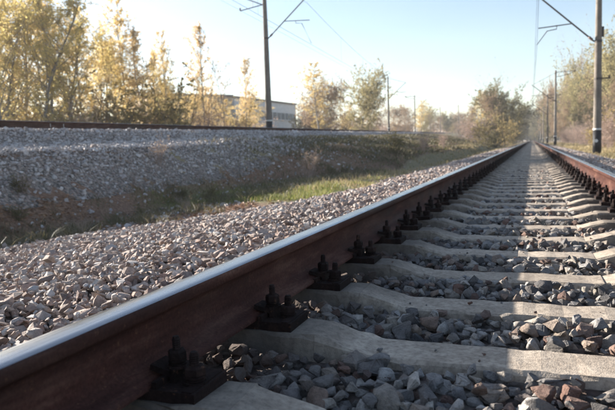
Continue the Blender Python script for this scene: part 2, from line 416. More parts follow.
# ballast bed of the near track
ysb = np.unique(np.concatenate([np.arange(-6, 14, .14), np.arange(14, 60, .5), np.geomspace(60, 450, 50)]))
us = np.linspace(0, 1, 34)
V = []; 
for y in ysb:
    e = float(bed_edge(y)); x = e + (3.05-e)*us
    V.append(np.stack([x, np.full_like(x, y), bed_z(x, y)], -1))
V = np.concatenate(V); n = len(us); I = np.arange(len(V)).reshape(-1, n)
F = np.stack([I[:-1, :-1], I[:-1, 1:], I[1:, 1:], I[1:, :-1]], -1).reshape(-1, 4)
ballast_bed = obj('ballast_bed', mesh_np('ballast_bed', V, F, BED, True), kind='structure')

# ballast of the climbing track
yse = np.unique(np.concatenate([np.arange(-6, 60, .5), np.geomspace(60, 640, 60)]))
V = []; us = np.linspace(0, 1, 40)
def emb_smax(y):
    E = rail_z(y); k = 1.22
    toe = 3.5 + (E-.72+.72)*k - .35
    return toe + (3.0-toe)*smooth(14, 40, y)
for y in yse:
    sm = float(emb_smax(y)); s = -2.6 + (sm+2.6)*us
    V.append(np.stack([xl(y)+s, np.full_like(s, y), emb_z(s, y)+.006], -1))
V = np.concatenate(V); n = len(us); I = np.arange(len(V)).reshape(-1, n)
F = np.stack([I[:-1, :-1], I[:-1, 1:], I[1:, 1:], I[1:, :-1]], -1).reshape(-1, 4)
embankment = obj('embankment', mesh_np('embankment', V, F, BED_E, True), kind='structure')

# ------------------------------------------------------------------ crushed stones
def hull_variant(npts, rough_cut=False):
    bm = bmesh.new()
    a = np.array([1, random.uniform(.66, .95), random.uniform(.5, .75)])
    for i in range(npts):
        p = RNG.normal(size=3); p /= np.linalg.norm(p); p = np.sign(p)*np.abs(p)**.8; p *= a*random.uniform(.82, 1.05)
        bm.verts.new(p*.5)
    bmesh.ops.convex_hull(bm, input=bm.verts)
    bmesh.ops.delete(bm, geom=[v for v in bm.verts if not v.link_faces], context='VERTS')
    bmesh.ops.triangulate(bm, faces=bm.faces)
    if rough_cut:
        bmesh.ops.bevel(bm, geom=list(bm.edges), offset=.03, segments=1, affect='EDGES', profile=.6, clamp_overlap=True)
        bmesh.ops.triangulate(bm, faces=bm.faces)
        for v in bm.verts:
            v.co += Vector(RNG.normal(size=3)*.014)
            if v.co.length > .56: v.co *= .56/v.co.length
    bm.verts.ensure_lookup_table(); bm.verts.index_update()
    V = np.array([v.co[:] for v in bm.verts]); F = np.array([[v.index for v in f.verts] for f in bm.faces]); bm.free()
    return V, F
VAR_LO = [hull_variant(11) for _ in range(24)]
VAR_MD = [hull_variant(15) for _ in range(24)]
VAR_HI = [hull_variant(13, True) for _ in range(16)]
from mathutils import noise as mnoise
def rough_stone(V, F):
    bm = bmesh.new(); vs = [bm.verts.new(v) for v in V]
    for f in F:
        try: bm.faces.new([vs[i] for i in f])
        except ValueError: pass
    bmesh.ops.subdivide_edges(bm, edges=[e for e in bm.edges if e.calc_length() > .16], cuts=1, use_grid_fill=True)
    bmesh.ops.triangulate(bm, faces=bm.faces); bmesh.ops.recalc_face_normals(bm, faces=bm.faces); bm.normal_update()
    o = Vector(RNG.normal(size=3)*9)
    for v in bm.verts: v.co += v.normal*(.05*mnoise.noise(v.co*3.2+o)+.028*mnoise.noise(v.co*8+o))
    bm.verts.index_update(); Vn = np.array([v.co[:] for v in bm.verts]); Fn = np.array([[v.index for v in f.verts] for f in bm.faces]); bm.free()
    return Vn, Fn
VAR_XH = [rough_stone(v, f) for v, f in VAR_HI]
def rotations(n):
    q = RNG.normal(size=(n, 4)); q /= np.linalg.norm(q, axis=1)[:, None]; w, x, y, z = q.T
    return np.stack([1-2*(y*y+z*z), 2*(x*y-z*w), 2*(x*z+y*w), 2*(x*y+z*w), 1-2*(x*x+z*z), 2*(y*z-x*w), 2*(x*z-y*w), 2*(y*z+x*w), 1-2*(x*x+y*y)], -1).reshape(-1, 3, 3)
def stone_rot(n):
    """mostly lying flat: random spin about z plus a moderate tilt"""
    R = rotations(n); a = RNG.uniform(0, 2*np.pi, n); t = RNG.normal(0, .45, n); b = RNG.uniform(0, 2*np.pi, n)
    c, s = np.cos(a), np.sin(a); o = np.zeros(n); i = np.ones(n)
    Rz = np.stack([c, -s, o, s, c, o, o, o, i], -1).reshape(-1, 3, 3)
    ct, st = np.cos(t), np.sin(t); Rx = np.stack([i, o, o, o, ct, -st, o, st, ct], -1).reshape(-1, 3, 3)
    cb, sb = np.cos(b), np.sin(b); Rb = np.stack([cb, -sb, o, sb, cb, o, o, o, i], -1).reshape(-1, 3, 3)
    M = Rb@Rx@Rz; flip = RNG.random(n) < .25; M[flip] = R[flip]
    return M
def merged(name, P, size, variants, mat, parent, rot=None):
    Vs, Fs, base = [], [], 0
    which = RNG.integers(0, len(variants), len(P)); R = stone_rot(len(P)) if rot is None else rot
    for k, (v, f) in enumerate(variants):
        m = which == k; c = int(m.sum())
        if not c: continue
        W = np.einsum('nij,vj->nvi', R[m], v)*size[m][:, None, None] + P[m][:, None, :]
        G = f[None] + (np.arange(c)*len(v))[:, None, None] + base
        Vs.append(W.reshape(-1, 3)); Fs.append(G.reshape(-1, 3)); base += c*len(v)
    return obj(name, mesh_np(name, np.concatenate(Vs), np.concatenate(Fs), mat), parent, kind='stuff')
def jgrid(x0, x1, y0, y1, step, jit=.48):
    gx, gy = np.meshgrid(np.arange(x0, x1, step), np.arange(y0, y1, step))
    p = np.stack([gx.ravel(), gy.ravel()], -1); p[:, 0] += (np.round(p[:, 1]/step) % 2)*step/2
    return p + RNG.uniform(-jit, jit, p.shape)*step

SP, Y0 = .545, 1.796                          # sleeper spacing; far top edge of one sleeper
SL0 = Y0-.09                                  # its centre line
def sleeper_off(y): return np.abs((y-SL0+SP/2) % SP - SP/2)
allP, allS = [], []
for (y0, y1, step, layers) in ((.3, 5.2, .046, 2), (5.2, 13, .06, 1)):
    for L in range(layers):
        p = jgrid(-1.42, 1.42, y0, y1, step)
        p = p[(sleeper_off(p[:, 1]) > .118) | (np.abs(p[:, 0]) > 1.37)]
        sz = np.clip(RNG.lognormal(np.log(step*1.15), .32, len(p)), .02, .095)
        z = bed_z(p[:, 0], p[:, 1]) + .002 + L*.024 - .022*smooth(.30, .12, np.abs(np.abs(p[:, 0])-.80))*0 + RNG.normal(0, .006, len(p))
        keep = RNG.random(len(p)) < (.75 if L else 1.0)
        allP.append(np.column_stack([p, z])[keep]); allS.append(sz[keep])
p = jgrid(-.55, .55, .6, 7, .05); p = p[(sleeper_off(p[:, 1]) < .075) & (RNG.random(len(p)) < .07)]   # crumbs lying on the sleepers
sz = RNG.uniform(.008, .026, len(p)); allS.append(sz)
allP.append(np.column_stack([p, np.interp(np.abs(p[:, 0]), [0, .37, .53], [-.252, -.25, -.205])+sz*.25]))
inP = np.concatenate(allP); inS = np.concatenate(allS)
m = in_view(inP); inP, inS = inP[m], inS[m]
# left shoulder, near
allP, allS = [], []
for (y0, y1, step, layers) in ((.6, 5.5, .037, 2), (5.5, 13, .047, 1), (13, 26, .075, 1), (26, 52, .12, 1)):
    for L in range(layers):
        p = jgrid(-7.6, -1.38, y0, y1, step)
        e = bed_edge(p[:, 1]); fr = (p[:, 0]-e+.15*RNG.normal(size=len(p)))/.9
        p = p[(fr > RNG.random(len(p))*.9-.25) | ((RNG.random(len(p)) < .05*fbm(p[:, 0], p[:, 1], 1.3, 77)*2) & (p[:, 1] < 26))]
        sz = np.clip(RNG.lognormal(np.log(step*1.08), .38, len(p)), .016, .12)
        z = np.maximum(bed_z(p[:, 0], p[:, 1]), land_z(p[:, 0], p[:, 1])-.05) + .004 + L*.024 + RNG.normal(0, .006, len(p))
        keep = RNG.random(len(p)) < (.7 if L else 1.0)
        allP.append(np.column_stack([p, z])[keep]); allS.append(sz[keep])
shP = np.concatenate(allP); shS = np.concatenate(allS)
m = in_view(shP, .15); shP, shS = shP[m], shS[m]
# the 300 stones that show largest become parts of their own
def on_screen(P):
    x, y, z = project(P); ok = (x > 2) & (x < 613) & (y > 0) & (y < 408) & (z > .3)
    # not hidden by the left rail
    t = (-.80-EYE[0])/(P[:, 0]-EYE[0]); zc = EYE[2]+(P[:, 2]-EYE[2])*t
    ok &= ~((P[:, 0] < -.8) & (zc < .0))
    return ok, z
oki, zi = on_screen(inP); oks, zs_ = on_screen(shP)
app = np.concatenate([np.where(oki, inS/zi, 0), np.where(oks, shS/zs_*.8, 0)])
big = np.argsort(-app)[:300]; isbig = np.zeros(len(app), bool); isbig[big] = True
bi, bs = isbig[:len(inP)], isbig[len(inP):]
hi_in = [mesh_np('stone', v, f, STONE, k % 3 > 0) for k, (v, f) in enumerate(VAR_XH)]; hi_sh = [mesh_np('stone', v, f, STONE_L, k % 3 > 0) for k, (v, f) in enumerate(VAR_XH)]
for P, Sz, sel, ms in ((inP, inS, bi, hi_in), (shP, shS, bs, hi_sh)):
    idx = np.nonzero(sel)[0]; R = stone_rot(len(idx))
    for j, i in enumerate(idx):
        o = bpy.data.objects.new('stone', ms[int(RNG.integers(len(ms)))])
        o.matrix_world = Matrix.Translation(Vector(P[i])) @ Matrix(R[j].tolist()).to_4x4() @ Matrix.Scale(float(Sz[i]), 4)
        link(o, ballast_bed)
near = inP[:, 1] < 5.2
merged('track_stones', inP[~bi & near], inS[~bi & near], VAR_HI, STONE, ballast_bed)
merged('track_stones', inP[~bi & ~near], inS[~bi & ~near], VAR_LO, STONE, ballast_bed)
near = shP[:, 1] < 5.5
merged('shoulder_stones', shP[~bs & near], shS[~bs & near], VAR_LO, STONE_L, ballast_bed)
merged('shoulder_stones', shP[~bs & ~near], shS[~bs & ~near], VAR_LO, STONE_L, ballast_bed)
# right shoulder
allP, allS = [], []
for (y0, y1, step) in ((3, 14, .06), (14, 30, .08), (30, 60, .13)):
    p = jgrid(1.36, 3.15, y0, y1, step); sz = np.clip(RNG.lognormal(np.log(step), .3, len(p)), .025, .12)
    allP.append(np.column_stack([p, bed_z(p[:, 0], p[:, 1])+.006])); allS.append(sz)
rP = np.concatenate(allP); rS = np.concatenate(allS); m = in_view(rP, .15)
merged('shoulder_stones', rP[m], rS[m], VAR_LO, STONE_L, ballast_bed)
# embankment face
allP, allS = [], []
for (y0, y1, step) in ((2, 16, .064), (16, 30, .085), (30, 60, .13), (60, 120, .26)):
    p = jgrid(-.0, 7.2, y0, y1, step); s = p[:, 0]; yy = p[:, 1]; sm = emb_smax(yy)
    dens = np.where(s < 1.55, (s > 1.0)*1.0, 1.0)*smooth(0, .9, sm-s+.35*RNG.normal(size=len(s)))
    thin = 1.25*smooth(3.9, 5.3, s)*fbm(s, yy, .9, 12) 
    k = (RNG.random(len(s)) < dens-thin) | ((RNG.random(len(s)) < .09) & (s < 7.0))
    s, yy = s[k], yy[k]; sz = np.clip(RNG.lognormal(np.log(step*1.1), .34, len(s)), .03, .22)
    z = np.maximum(emb_z(s, yy), floor_z(xl(yy)+s, yy)) + .012
    allP.append(np.column_stack([xl(yy)+s, yy, z])); allS.append(sz)
eP = np.concatenate(allP); eS = np.concatenate(allS); m = in_view(eP, .08)
merged('embankment_stones', eP[m], eS[m], VAR_LO, STONE_E, embankment)
print('stones', len(inP), len(shP), len(rP), int(m.sum()))

# ------------------------------------------------------------------ rails
PROF = [(-.075, -.180), (-.075, -.169), (-.045, -.160), (-.016, -.147), (-.0105, -.125), (-.009, -.09), (-.0105, -.06), (-.017, -.047), (-.0355, -.037), (-.0378, -.034), (-.0375, -.013), (-.0355, -.0055)]
TOP = [(-.0355, -.0055), (-.031, -.0022), (-.02, -.0006), (0, 0), (.02, -.0006), (.031, -.0022), (.0355, -.0055)]
def rail_mesh(prof, stations, closed, mat, name):
    V = []; F = []; n = len(prof)
    for (x, y, z) in stations:
        for a, b in prof: V.append((x+a, y, z+b))
    for i in range(len(stations)-1):
        for j in range(n if closed else n-1):
            k = (j+1) % n; F.append((i*n+j, (i+1)*n+j, (i+1)*n+k, i*n+k))
    return mesh_np(name, np.array(V), np.array(F), mat, True)
def add_rail(fn, label, group):
    st = [fn(y) for y in np.unique(np.concatenate([np.arange(-6, 40, 2.0), np.geomspace(40, 450, 40)]))]
    body = PROF + [(-a, b) for a, b in reversed(PROF)]
    r = obj('rail', rail_mesh(body, st, False, RUST, 'rail'), label=label, cat='rail', group=group)
    # underside
    obj('running_surface', rail_mesh(TOP, st, False, STEEL, 'running_surface'), r)
    me2 = rail_mesh([(-.075, -.180), (.075, -.180)], st, False, RUST, 'rail_sole'); obj('rail_sole', me2, r)
    return r
add_rail(lambda y: (-.7975, y, 0), 'rusty steel rail with shiny head filling the lower left corner', 'rails of the near track')
add_rail(lambda y: (.7975, y, 0), 'sunlit rusty rail along the right side of the near sleepers', 'rails of the near track')
rl = add_rail(lambda y: (float(xl(y))+.7975, y, float(rail_z(y))), 'nearer rail on top of the raised gravel embankment at left', 'rails of the raised track')
add_rail(lambda y: (float(xl(y))-.7975, y, float(rail_z(y))), 'farther rail on the raised embankment, beneath the left trees', 'rails of the raised track')
for yy in (11.75, 12.25):
    m_ = MB().box((float(xl(yy))+.7975+.0125, yy, float(rail_z(yy))-.10), (.004, .022, .10)); m_.build('paint_mark', GREYP, rl)

# ------------------------------------------------------------------ concrete sleepers and fastenings
def sleeper_mesh(seed, fine=True):
    rg = np.random.default_rng(seed)
    keys = [(-1.352, -.262, .070, .118), (-1.345, -.238, .080, .124), (-1.30, -.224, .085, .13), (-1.02, -.205, .089, .138), (-.53, -.205, .089, .138), (-.37, -.25, .09, .125), (0, -.252, .09, .122)]
    keys = keys + [(-k[0],)+k[1:] for k in reversed(keys[:-1])]
    kx = [k[0] for k in keys]
    xs_ = np.unique(np.concatenate([kx, np.arange(-1.3, 1.31, .045 if fine else .4)]))
    if not fine: xs_ = np.array(kx)
    V = []; F = []; n = 8
    for x in xs_:
        zt, ht, hb = [float(np.interp(x, kx, [k[i] for k in keys])) for i in (1, 2, 3)]
        j = rg.normal(0, .0028, 8) if fine else np.zeros(8)
        ch = .007 + (abs(rg.normal(0, .004)) + (.018*rg.random() if rg.random() < .06 else 0) if fine else 0)
        zb = -.44; sl = (hb-ht)/(zt-zb)
        V += [(x, -hb, zb), (x, -ht-sl*.07+j[0], zt-.07), (x, -ht-sl*ch+j[1], zt-ch), (x, -ht+ch*.8+j[2], zt+j[3]*.6), (x, ht-ch*.8+j[4], zt+j[5]*.6), (x, ht+sl*ch+j[6], zt-ch), (x, ht+sl*.07+j[7], zt-.07), (x, hb, zb)]
    m = len(xs_)
    for i in range(m-1):
        for k in range(n-1): F.append((i*n+k, (i+1)*n+k, (i+1)*n+k+1, i*n+k+1))
    F.append(tuple(range(n))); F.append(tuple((m-1)*n+k for k in reversed(range(n))))
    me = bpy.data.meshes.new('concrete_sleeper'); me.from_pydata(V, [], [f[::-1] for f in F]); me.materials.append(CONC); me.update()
    return me
SLM = [sleeper_mesh(k) for k in range(6)]; SLF = sleeper_mesh(99, False)
def plate_mb():
    m = MB(); m.box((0, 0, -.193), (.37, .15, .028))
    for s in (-1, 1): m.box((s*.082, 0, -.172), (.013, .146, .018)); m.box((s*.165, 0, -.182), (.025, .144, .012))
    return m
def clamp_mb(s):
    m = MB(); R = Matrix.Rotation(s*.22, 3, 'Y')
    m.box((s*.072, 0, -.153), (.058, .062, .014), R); m.box((s*.103, 0, -.164), (.014, .062, .036)); return m
def bolt_mb(r, z0, x=0.0):
    """washer, double spring washer, hexagon nut and threaded end"""
    m = MB().lathe((x, 0, 0), [(r*1.45, z0), (r*1.45, z0+.006)], 10)
    m.lathe((x, 0, 0), [(r*1.12, z0+.006), (r*1.2, z0+.009), (r*1.0, z0+.0115), (r*1.2, z0+.014), (r*1.2, z0+.017), (r, z0+.0185)], 10)
    m.lathe((x, 0, 0), [(r*1.12, z0+.018), (r*1.2, z0+.021), (r*1.2, z0+.036), (r*1.0, z0+.041)], 6)
    th = [(r*.56, z0+.04)]
    for k in range(5): th += [(r*.56, z0+.044+k*.005), (r*.48, z0+.0465+k*.005)]
    return m.lathe((x, 0, 0), th+[(r*.4, z0+.072)], 8)
PLM = plate_mb().mesh('tie_plate', IRON); CLM = {s: clamp_mb(s).mesh('rail_clamp', IRON) for s in (-1, 1)}
CBM = bolt_mb(.0185, -.150).mesh('clamp_bolt', IRON); ABM = bolt_mb(.022, -.181).mesh('anchor_bolt', IRON)
fm = MB()
for mm in (plate_mb(),): fm.add(mm.v, mm.f)
for s in (-1, 1):
    for mm in (clamp_mb(s), bolt_mb(.0185, -.150, s*.094), bolt_mb(.022, -.181, s*.150)): fm.add(mm.v, mm.f)
FAST = fm.mesh('fastening', IRON)
ORD = ['nearest', 'second', 'third', 'fourth', 'fifth', 'sixth', 'seventh', 'eighth', 'ninth', 'tenth', 'eleventh', 'twelfth', 'thirteenth', 'fourteenth', 'fifteenth', 'sixteenth', 'seventeenth', 'eighteenth', 'nineteenth', 'twentieth']
NSL = 300
for k in range(-3, NSL-3):
    y = SL0+SP*k
    o = bpy.data.objects.new('concrete_sleeper', SLM[k % 6] if k < 60 else SLF)
    o.location = (random.uniform(-.008, .008), y+random.uniform(-.006, .006), random.uniform(-.004, .003)); o.rotation_euler = (0, 0, random.uniform(-.006, .006))
    v = k+1                                    # the first one that shows is k = -1
    if v < 0: lab = 'grey concrete sleeper of the near track, just below the picture edge'
    elif v == 0: lab = 'nearest grey concrete sleeper, only its end showing in the bottom left corner'
    elif v < 20: lab = '%s nearest grey concrete sleeper of the near track, counted from the bottom' % ORD[v]
    else: lab = 'grey concrete sleeper farther along the near track, beyond the twentieth nearest'
    link(o, None, lab, 'sleeper', 'concrete sleepers of the near track')
    for sx in (-1, 1):
        if k < 24:
            p = obj('tie_plate', PLM, o); p.location = (sx*.7975, 0, 0)
            for s in (-1, 1):
                obj('rail_clamp', CLM[s], p)
                b = obj('clamp_bolt', CBM, p); b.location = (s*.094, random.uniform(-.004, .004), random.uniform(-.004, .002)); b.rotation_euler = (random.uniform(-.04, .04), random.uniform(-.04, .04), random.uniform(0, 6))
                b = obj('anchor_bolt', ABM, p); b.location = (s*.150, random.uniform(-.012, .012), random.uniform(-.003, .004)); b.rotation_euler = (random.uniform(-.04, .04), random.uniform(-.04, .04), random.uniform(0, 6))
        elif k < 150:
            p = obj('fastening', FAST, o); p.location = (sx*.7975, 0, 0)
# the rest of the sleepers, far off
ys_far = SL0+SP*np.arange(NSL-3, 820)
vv = np.array([v.co[:] for v in SLF.vertices]); ff = [list(p.vertices) for p in SLF.polygons]; q4 = np.array([f for f in ff if len(f) == 4])
Vf = (vv[None]+np.stack([0*ys_far, ys_far, 0*ys_far], -1)[:, None]).reshape(-1, 3); Ff = (q4[None]+(np.arange(len(ys_far))*len(vv))[:, None, None]).reshape(-1, 4)
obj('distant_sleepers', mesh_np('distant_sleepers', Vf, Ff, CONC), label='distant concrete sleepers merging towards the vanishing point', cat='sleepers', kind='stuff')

# ------------------------------------------------------------------ poles and overhead wires
PH = 10.4
def make_pole(loc, rz, side, label, group, reach=3.15, root=6.15, rise=2.3, thick=1.0, zc=None, near=True, bracket='v', disc=True, lean=(0, 0), h=PH, cat='pole'):
    """side: +1 the cantilever reaches to local +x"""
    shaft_r = lambda z: (.205-.0085*z)*thick
    t = empty('catenary_pole', loc, rz, label, cat, group); t.rotation_euler = (lean[0], lean[1], rz)
    n = 20 if near else 10
    MB().lathe((0, 0, 0), [(shaft_r(-.8), -.8), (shaft_r(0), 0), (shaft_r(h*.5), h*.5), (shaft_r(h), h), (shaft_r(h)*.6, h+.03)], n).build('shaft', POLEC, t, True)
    MB().lathe((0, 0, 0), [(shaft_r(-.3)+.004, -.3), (shaft_r(1.15)+.004, 1.15)], n).build('base_paint', BLACKP, t, True)
    MB().lathe((0, 0, 0), [(shaft_r(1.152)+.006, 1.152), (shaft_r(1.24)+.006, 1.24)], n).build('white_ring', WHITEP, t, True)
    if disc:
        m = MB(); c = Vector((-.06, -shaft_r(.62)-.004, .62)); nd = 16
        m.add([c+Vector((.085*math.cos(2*math.pi*i/nd), -.002+.003*(j), .085*math.sin(2*math.pi*i/nd))) for j in (0, 1) for i in range(nd)],
              [tuple(range(nd))]+[tuple(reversed(range(nd, 2*nd)))]+[(i, i+nd, (i+1) % nd+nd, (i+1) % nd) for i in range(nd)])
        m.build('number_disc', WHITEP, t)
    s = side; rr = .04 if near else .06
    end = Vector((s*reach, 0, root+rise))
    p0 = Vector((s*(shaft_r(root)+.02), 0, root))
    MB().lathe((0, 0, root-.06), [(shaft_r(root)+.02, 0), (shaft_r(root)+.02, .12)], 12).build('clamp_band', DARKM, t)
    MB().tube([p0, end], rr, 6).build('cantilever_strut', DARKM, t)
    ins = p0.lerp(end, .07)
    MB().tube([p0.lerp(end, q) for q in (.04, .05, .06, .07, .08, .09, .10, .11)], [.05, .085, .05, .085, .05, .085, .05, .04], 8).build('insulator', CERAM, t)
    MB().tube([Vector((s*shaft_r(h), 0, h-.35)), end+Vector((-s*.15, 0, .02))], rr*.45, 5).build('tie_rod', DARKM, t)
    MB().lathe((0, 0, h-.41), [(shaft_r(h)+.02, 0), (shaft_r(h)+.02, .12)], 12).build('clamp_band', DARKM, t)
    zc = zc or root-.55                          # contact wire height above the pole foot
    a0 = p0.lerp(end, .40); a1 = Vector((s*(reach+.05), 0, a0.z-.08))
    MB().tube([a0, a1], rr*.7, 5).build('registration_arm', DARKM, t)
    hang = a0.lerp(a1, .45)
    MB().tube([hang, hang+Vector((0, 0, -.16)), hang+Vector((s*.45, 0, -.22)), Vector((s*(reach+.12), 0, zc+.02))], [rr*.6, rr*.6, rr*.6, rr*.45], 5).build('steady_arm', DARKM, t)
    if bracket == 'v':
        zb = h-1.05
        MB().tube([(-s*.17, 0, zb), (-s*1.95, 0, zb+.75)], rr*.9, 5).tube([(-s*.17, 0, zb), (-s*1.85, 0, zb-.28)], rr*.9, 5).build('feeder_bracket', DARKM, t)
        MB().lathe((-s*1.85, 0, zb-.28), [(.03, 0), (.07, .05), (.03, .10), (.07, .15), (.03, .2)], 8).build('insulator', CERAM, t)
        MB().tube([(-s*.9, 0, zb+.32), (-s*.9, 0, zb-.13)], rr*.5, 4).build('bracket_stay', DARKM, t)
    elif bracket == 'top':
        zb = h-.25
        MB().tube([(-s*.1, 0, zb), (-s*2.6, 0, zb+.05)], rr*.9, 5).tube([(-s*.1, 0, zb-.62), (-s*1.4, 0, zb-.45), (-s*2.6, 0, zb+.02)], rr*.8, 5).build('feeder_bracket', DARKM, t)
        for q in (1.2, 2.5): MB().lathe((-s*q, 0, zb+.04), [(.03, 0), (.07, .05), (.03, .10), (.07, .15), (.03, .2)], 8).build('insulator', CERAM, t)
    elif bracket == 'short':
        m = MB().box((-s*.36, 0, 3.72), (.42, .05, .06)); m.box((-s*.50, 0, 3.76), (.06, .09, .17)); m.build('side_bracket', DARKM, t)
        MB().lathe((0, 0, 3.66), [(shaft_r(3.7)+.015, 0), (shaft_r(3.7)+.015, .10)], 12).build('clamp_band', DARKM, t)
        MB().box((-s*.20, 0, 6.0), (.09, .12, .5)).build('switch_box', DARKM, t)
    return t
RP = [33.7, 93.0, 140.0, 192.0, 248.0, 305.0, 365.0]
rlab = ['near thick concrete pole at the right edge with black base and white disc', 'second concrete pole on the right side, bracket on its top',
        'third concrete pole on the right side', 'fourth concrete pole on the right side, far off', 'fifth concrete pole on the right side, far off',
        'sixth concrete pole on the right side, tiny', 'seventh concrete pole on the right side, tiniest']
for i, y in enumerate(RP):
    make_pole((3.15, y, -.42), 0, -1, rlab[i], 'poles right of the near track', near=i < 2, bracket='short' if i == 0 else 'top', disc=i == 0, h=11.2 if i == 0 else PH, root=5.55 if i == 0 else 6.15, rise=2.45, reach=2.75 if i == 0 else 3.15, zc=5.6)
LP = [39.9, 107.9, 164.0, 232.0, 300.0]
llab = ['tall dark pole behind the raised track in front of the long building', 'second pole behind the raised track, right of the round olive tree', 'third pole behind the raised track, with slanting bracket',
        'fourth pole behind the raised track', 'fifth pole behind the raised track, far off']
for i, y in enumerate(LP):
    z = float(rail_z(y))-.45
    make_pole((float(xl(y))-3.1, y, z), LROT, 1, llab[i], 'poles left of the raised track', near=i < 2, bracket='v' if i == 0 else 'top', disc=False, root=7.0 if i == 0 else 6.5, reach=3.2, rise=2.7, thick=1.2 if i == 0 else 1.0, zc=6.4)
for (x, y, h, lab) in ((-33.6, 240, 10.4, 'thin distant pole just right of the fifth raised track pole'), (-26.4, 238, 10.8, 'lone distant pole at the far end of the embankment crest'), (-40.0, 380, 10.0, 'faint thin pole farthest away beyond the embankment crest')):
    make_pole((x, y, float(rail_z(y))-.6), LROT, -1, lab, 'distant poles beyond the raised track', near=False, bracket='none', disc=False, h=h)

def wire(pts, r, name, label, group, cat='wire'):
    MB().tube(pts, r, 4, False).build(name, WIREM, None, label=label, cat=cat, group=group)
def catenary(pos, zc, zm, what, group):
    """pos: list of ground points below the wires"""
    P = []; Q = []; drops = []
    for i in range(len(pos)-1):
        a, b = Vector(pos[i]), Vector(pos[i+1]); n = 12
        for k in range(n+(i == len(pos)-2)):
            q = k/n; p = a.lerp(b, q); sag = 4*q*(1-q)*1.15
            P.append(p+Vector((0, 0, zc))); Q.append(p+Vector((0, 0, zm-sag)))
            if k in (2, 4, 6, 8, 10): drops.append((p+Vector((0, 0, zc)), p+Vector((0, 0, zm-sag))))
    wire(P, .009, 'contact_wire', 'lower contact wire above the '+what, group)
    cw = bpy.data.objects.get('contact_wire')
    wire(Q, .010, 'messenger_wire', 'upper sagging messenger wire above the '+what, group)
    par = bpy.data.objects[-1] if False else None
    return drops
d1 = catenary([(.3 if i == 1 else .15*(-1)**i, y, -.42) for i, y in enumerate([-26.0]+RP)], 5.6, 8.32, 'near track', 'overhead wires of the near track')
d2 = catenary([(float(xl(y))+.1, y, float(rail_z(y))-.45) for i, y in enumerate([-22.0]+LP)], 6.4, 9.1, 'raised track', 'overhead wires of the raised track')
for dr, nm in ((d1, 'near'), (d2, 'raised')):
    for a, b in dr[:40]:
        MB().tube([a, b], .005, 3, False).build('dropper_wire', WIREM, None, label='short vertical dropper between the two wires of the %s track' % nm, cat='wire', group='dropper wires of the %s track' % nm)
ft = [(float(xl(y))-4.95, y, float(rail_z(y))-.45+9.1) for y in [-22.0]+LP]
wire(ft, .008, 'feeder_wire', 'feeder wire on the outer side of the raised track poles', 'feeder wires')
ft = [(5.7, y, 9.9) for y in RP[1:]]
wire(ft, .008, 'feeder_wire', 'feeder wire on the outer side of the right hand poles', 'feeder wires')

# ------------------------------------------------------------------ buildings behind the left trees
BRICK = plain('tan_brick', (.46, .36, .24), .9, .2, 3)
PANEL = plain('pale_panel', (.66, .65, .63), .9, .12, 1.5)
ROOFM = plain('dark_roof_felt', (.16, .14, .125), .9, .2, 2)
GLASS = NT('window_glass').color((.10, .13, .16)).rough(.12).m
FRAME = plain('window_frame_paint', (.62, .62, .60), .6, .05)
def building(name, p0, p1, depth, z0, z1, wallm, label, nwin, rows, wr=(0, 1)):
    p0 = Vector(p0); p1 = Vector(p1); d = (p1-p0); L = d.length; ang = math.atan2(d.y, d.x)
    t = empty(name, (p0.x, p0.y, z0), ang, label, 'building'); h = z1-z0
    # local x along the facade, the facade faces -y
    MB().box((L/2, depth/2, h/2), (L, depth, h)).build('wall', wallm, t)
    r = MB().box((L/2, depth/2, h+.16), (L+.5, depth+.5, .34)).build('roof', ROOFM, t)
    MB().box((L*.5, depth*.4, h+.33+.35), (1.6, 1.2, .7)).build('roof_vent', ROOFM, r)
    for i in range(nwin):
        for k in range(rows):
            x = L*(wr[0]+(wr[1]-wr[0])*(i+.5)/nwin); z = h-(k+.62)*(h/max(rows, 2))*.95
            f = MB().box((x, -.03, z), (1.7, .10, 1.6)).build('window', FRAME, t)
            for s in (-1, 1): MB().box((x+s*.40, -.085, z), (.70, .03, 1.36)).build('pane', GLASS, f)
            MB().box((x, -.12, z-.86), (1.9, .22, .07)).build('sill', FRAME, f)
    return t
a = at(150, 98); b = at(234, 106)
# the facades face the camera: p0 left end, p1 right end
building('brick_building', (*a, 0), (*b, 0), 14, .6, 9.6, BRICK, 'tan brick block with dark flat roof behind the thin trees', 6, 2)
a = at(236.5, 110); b = at(297, 134)
building('long_building', (*a, 0), (*b, 0), 16, .6, 9.75, PANEL, 'long pale building with windows right of the tall dark pole', 9, 2, (.35, 1))

# ------------------------------------------------------------------ trees
def tubes_np(segs, n):
    """segs: (p0, p1, r0, r1) rows -> verts, quads"""
    p0 = np.array([s[0] for s in segs]); p1 = np.array([s[1] for s in segs]); r0 = np.array([s[2] for s in segs]); r1 = np.array([s[3] for s in segs])
    t = p1-p0; t /= np.maximum(np.linalg.norm(t, axis=1), 1e-6)[:, None]
    ref = np.where(np.abs(t[:, 2:3]) < .8, np.array([[0, 0, 1.0]]), np.array([[1.0, 0, 0]])); a = np.cross(t, ref); a /= np.linalg.norm(a, axis=1)[:, None]; b = np.cross(t, a)
    q = 2*np.pi*np.arange(n)/n; ring = a[:, None]*np.cos(q)[None, :, None]+b[:, None]*np.sin(q)[None, :, None]
    V = np.stack([p0[:, None]+ring*r0[:, None, None], p1[:, None]+ring*r1[:, None, None]], 1)   # s,2,n,3
    base = (np.arange(len(segs))*2*n)[:, None]; j = np.arange(n); k = (j+1) % n
    F = np.stack([base+j, base+k, base+n+k, base+n+j], -1).reshape(-1, 4)
    return V.reshape(-1, 3), F
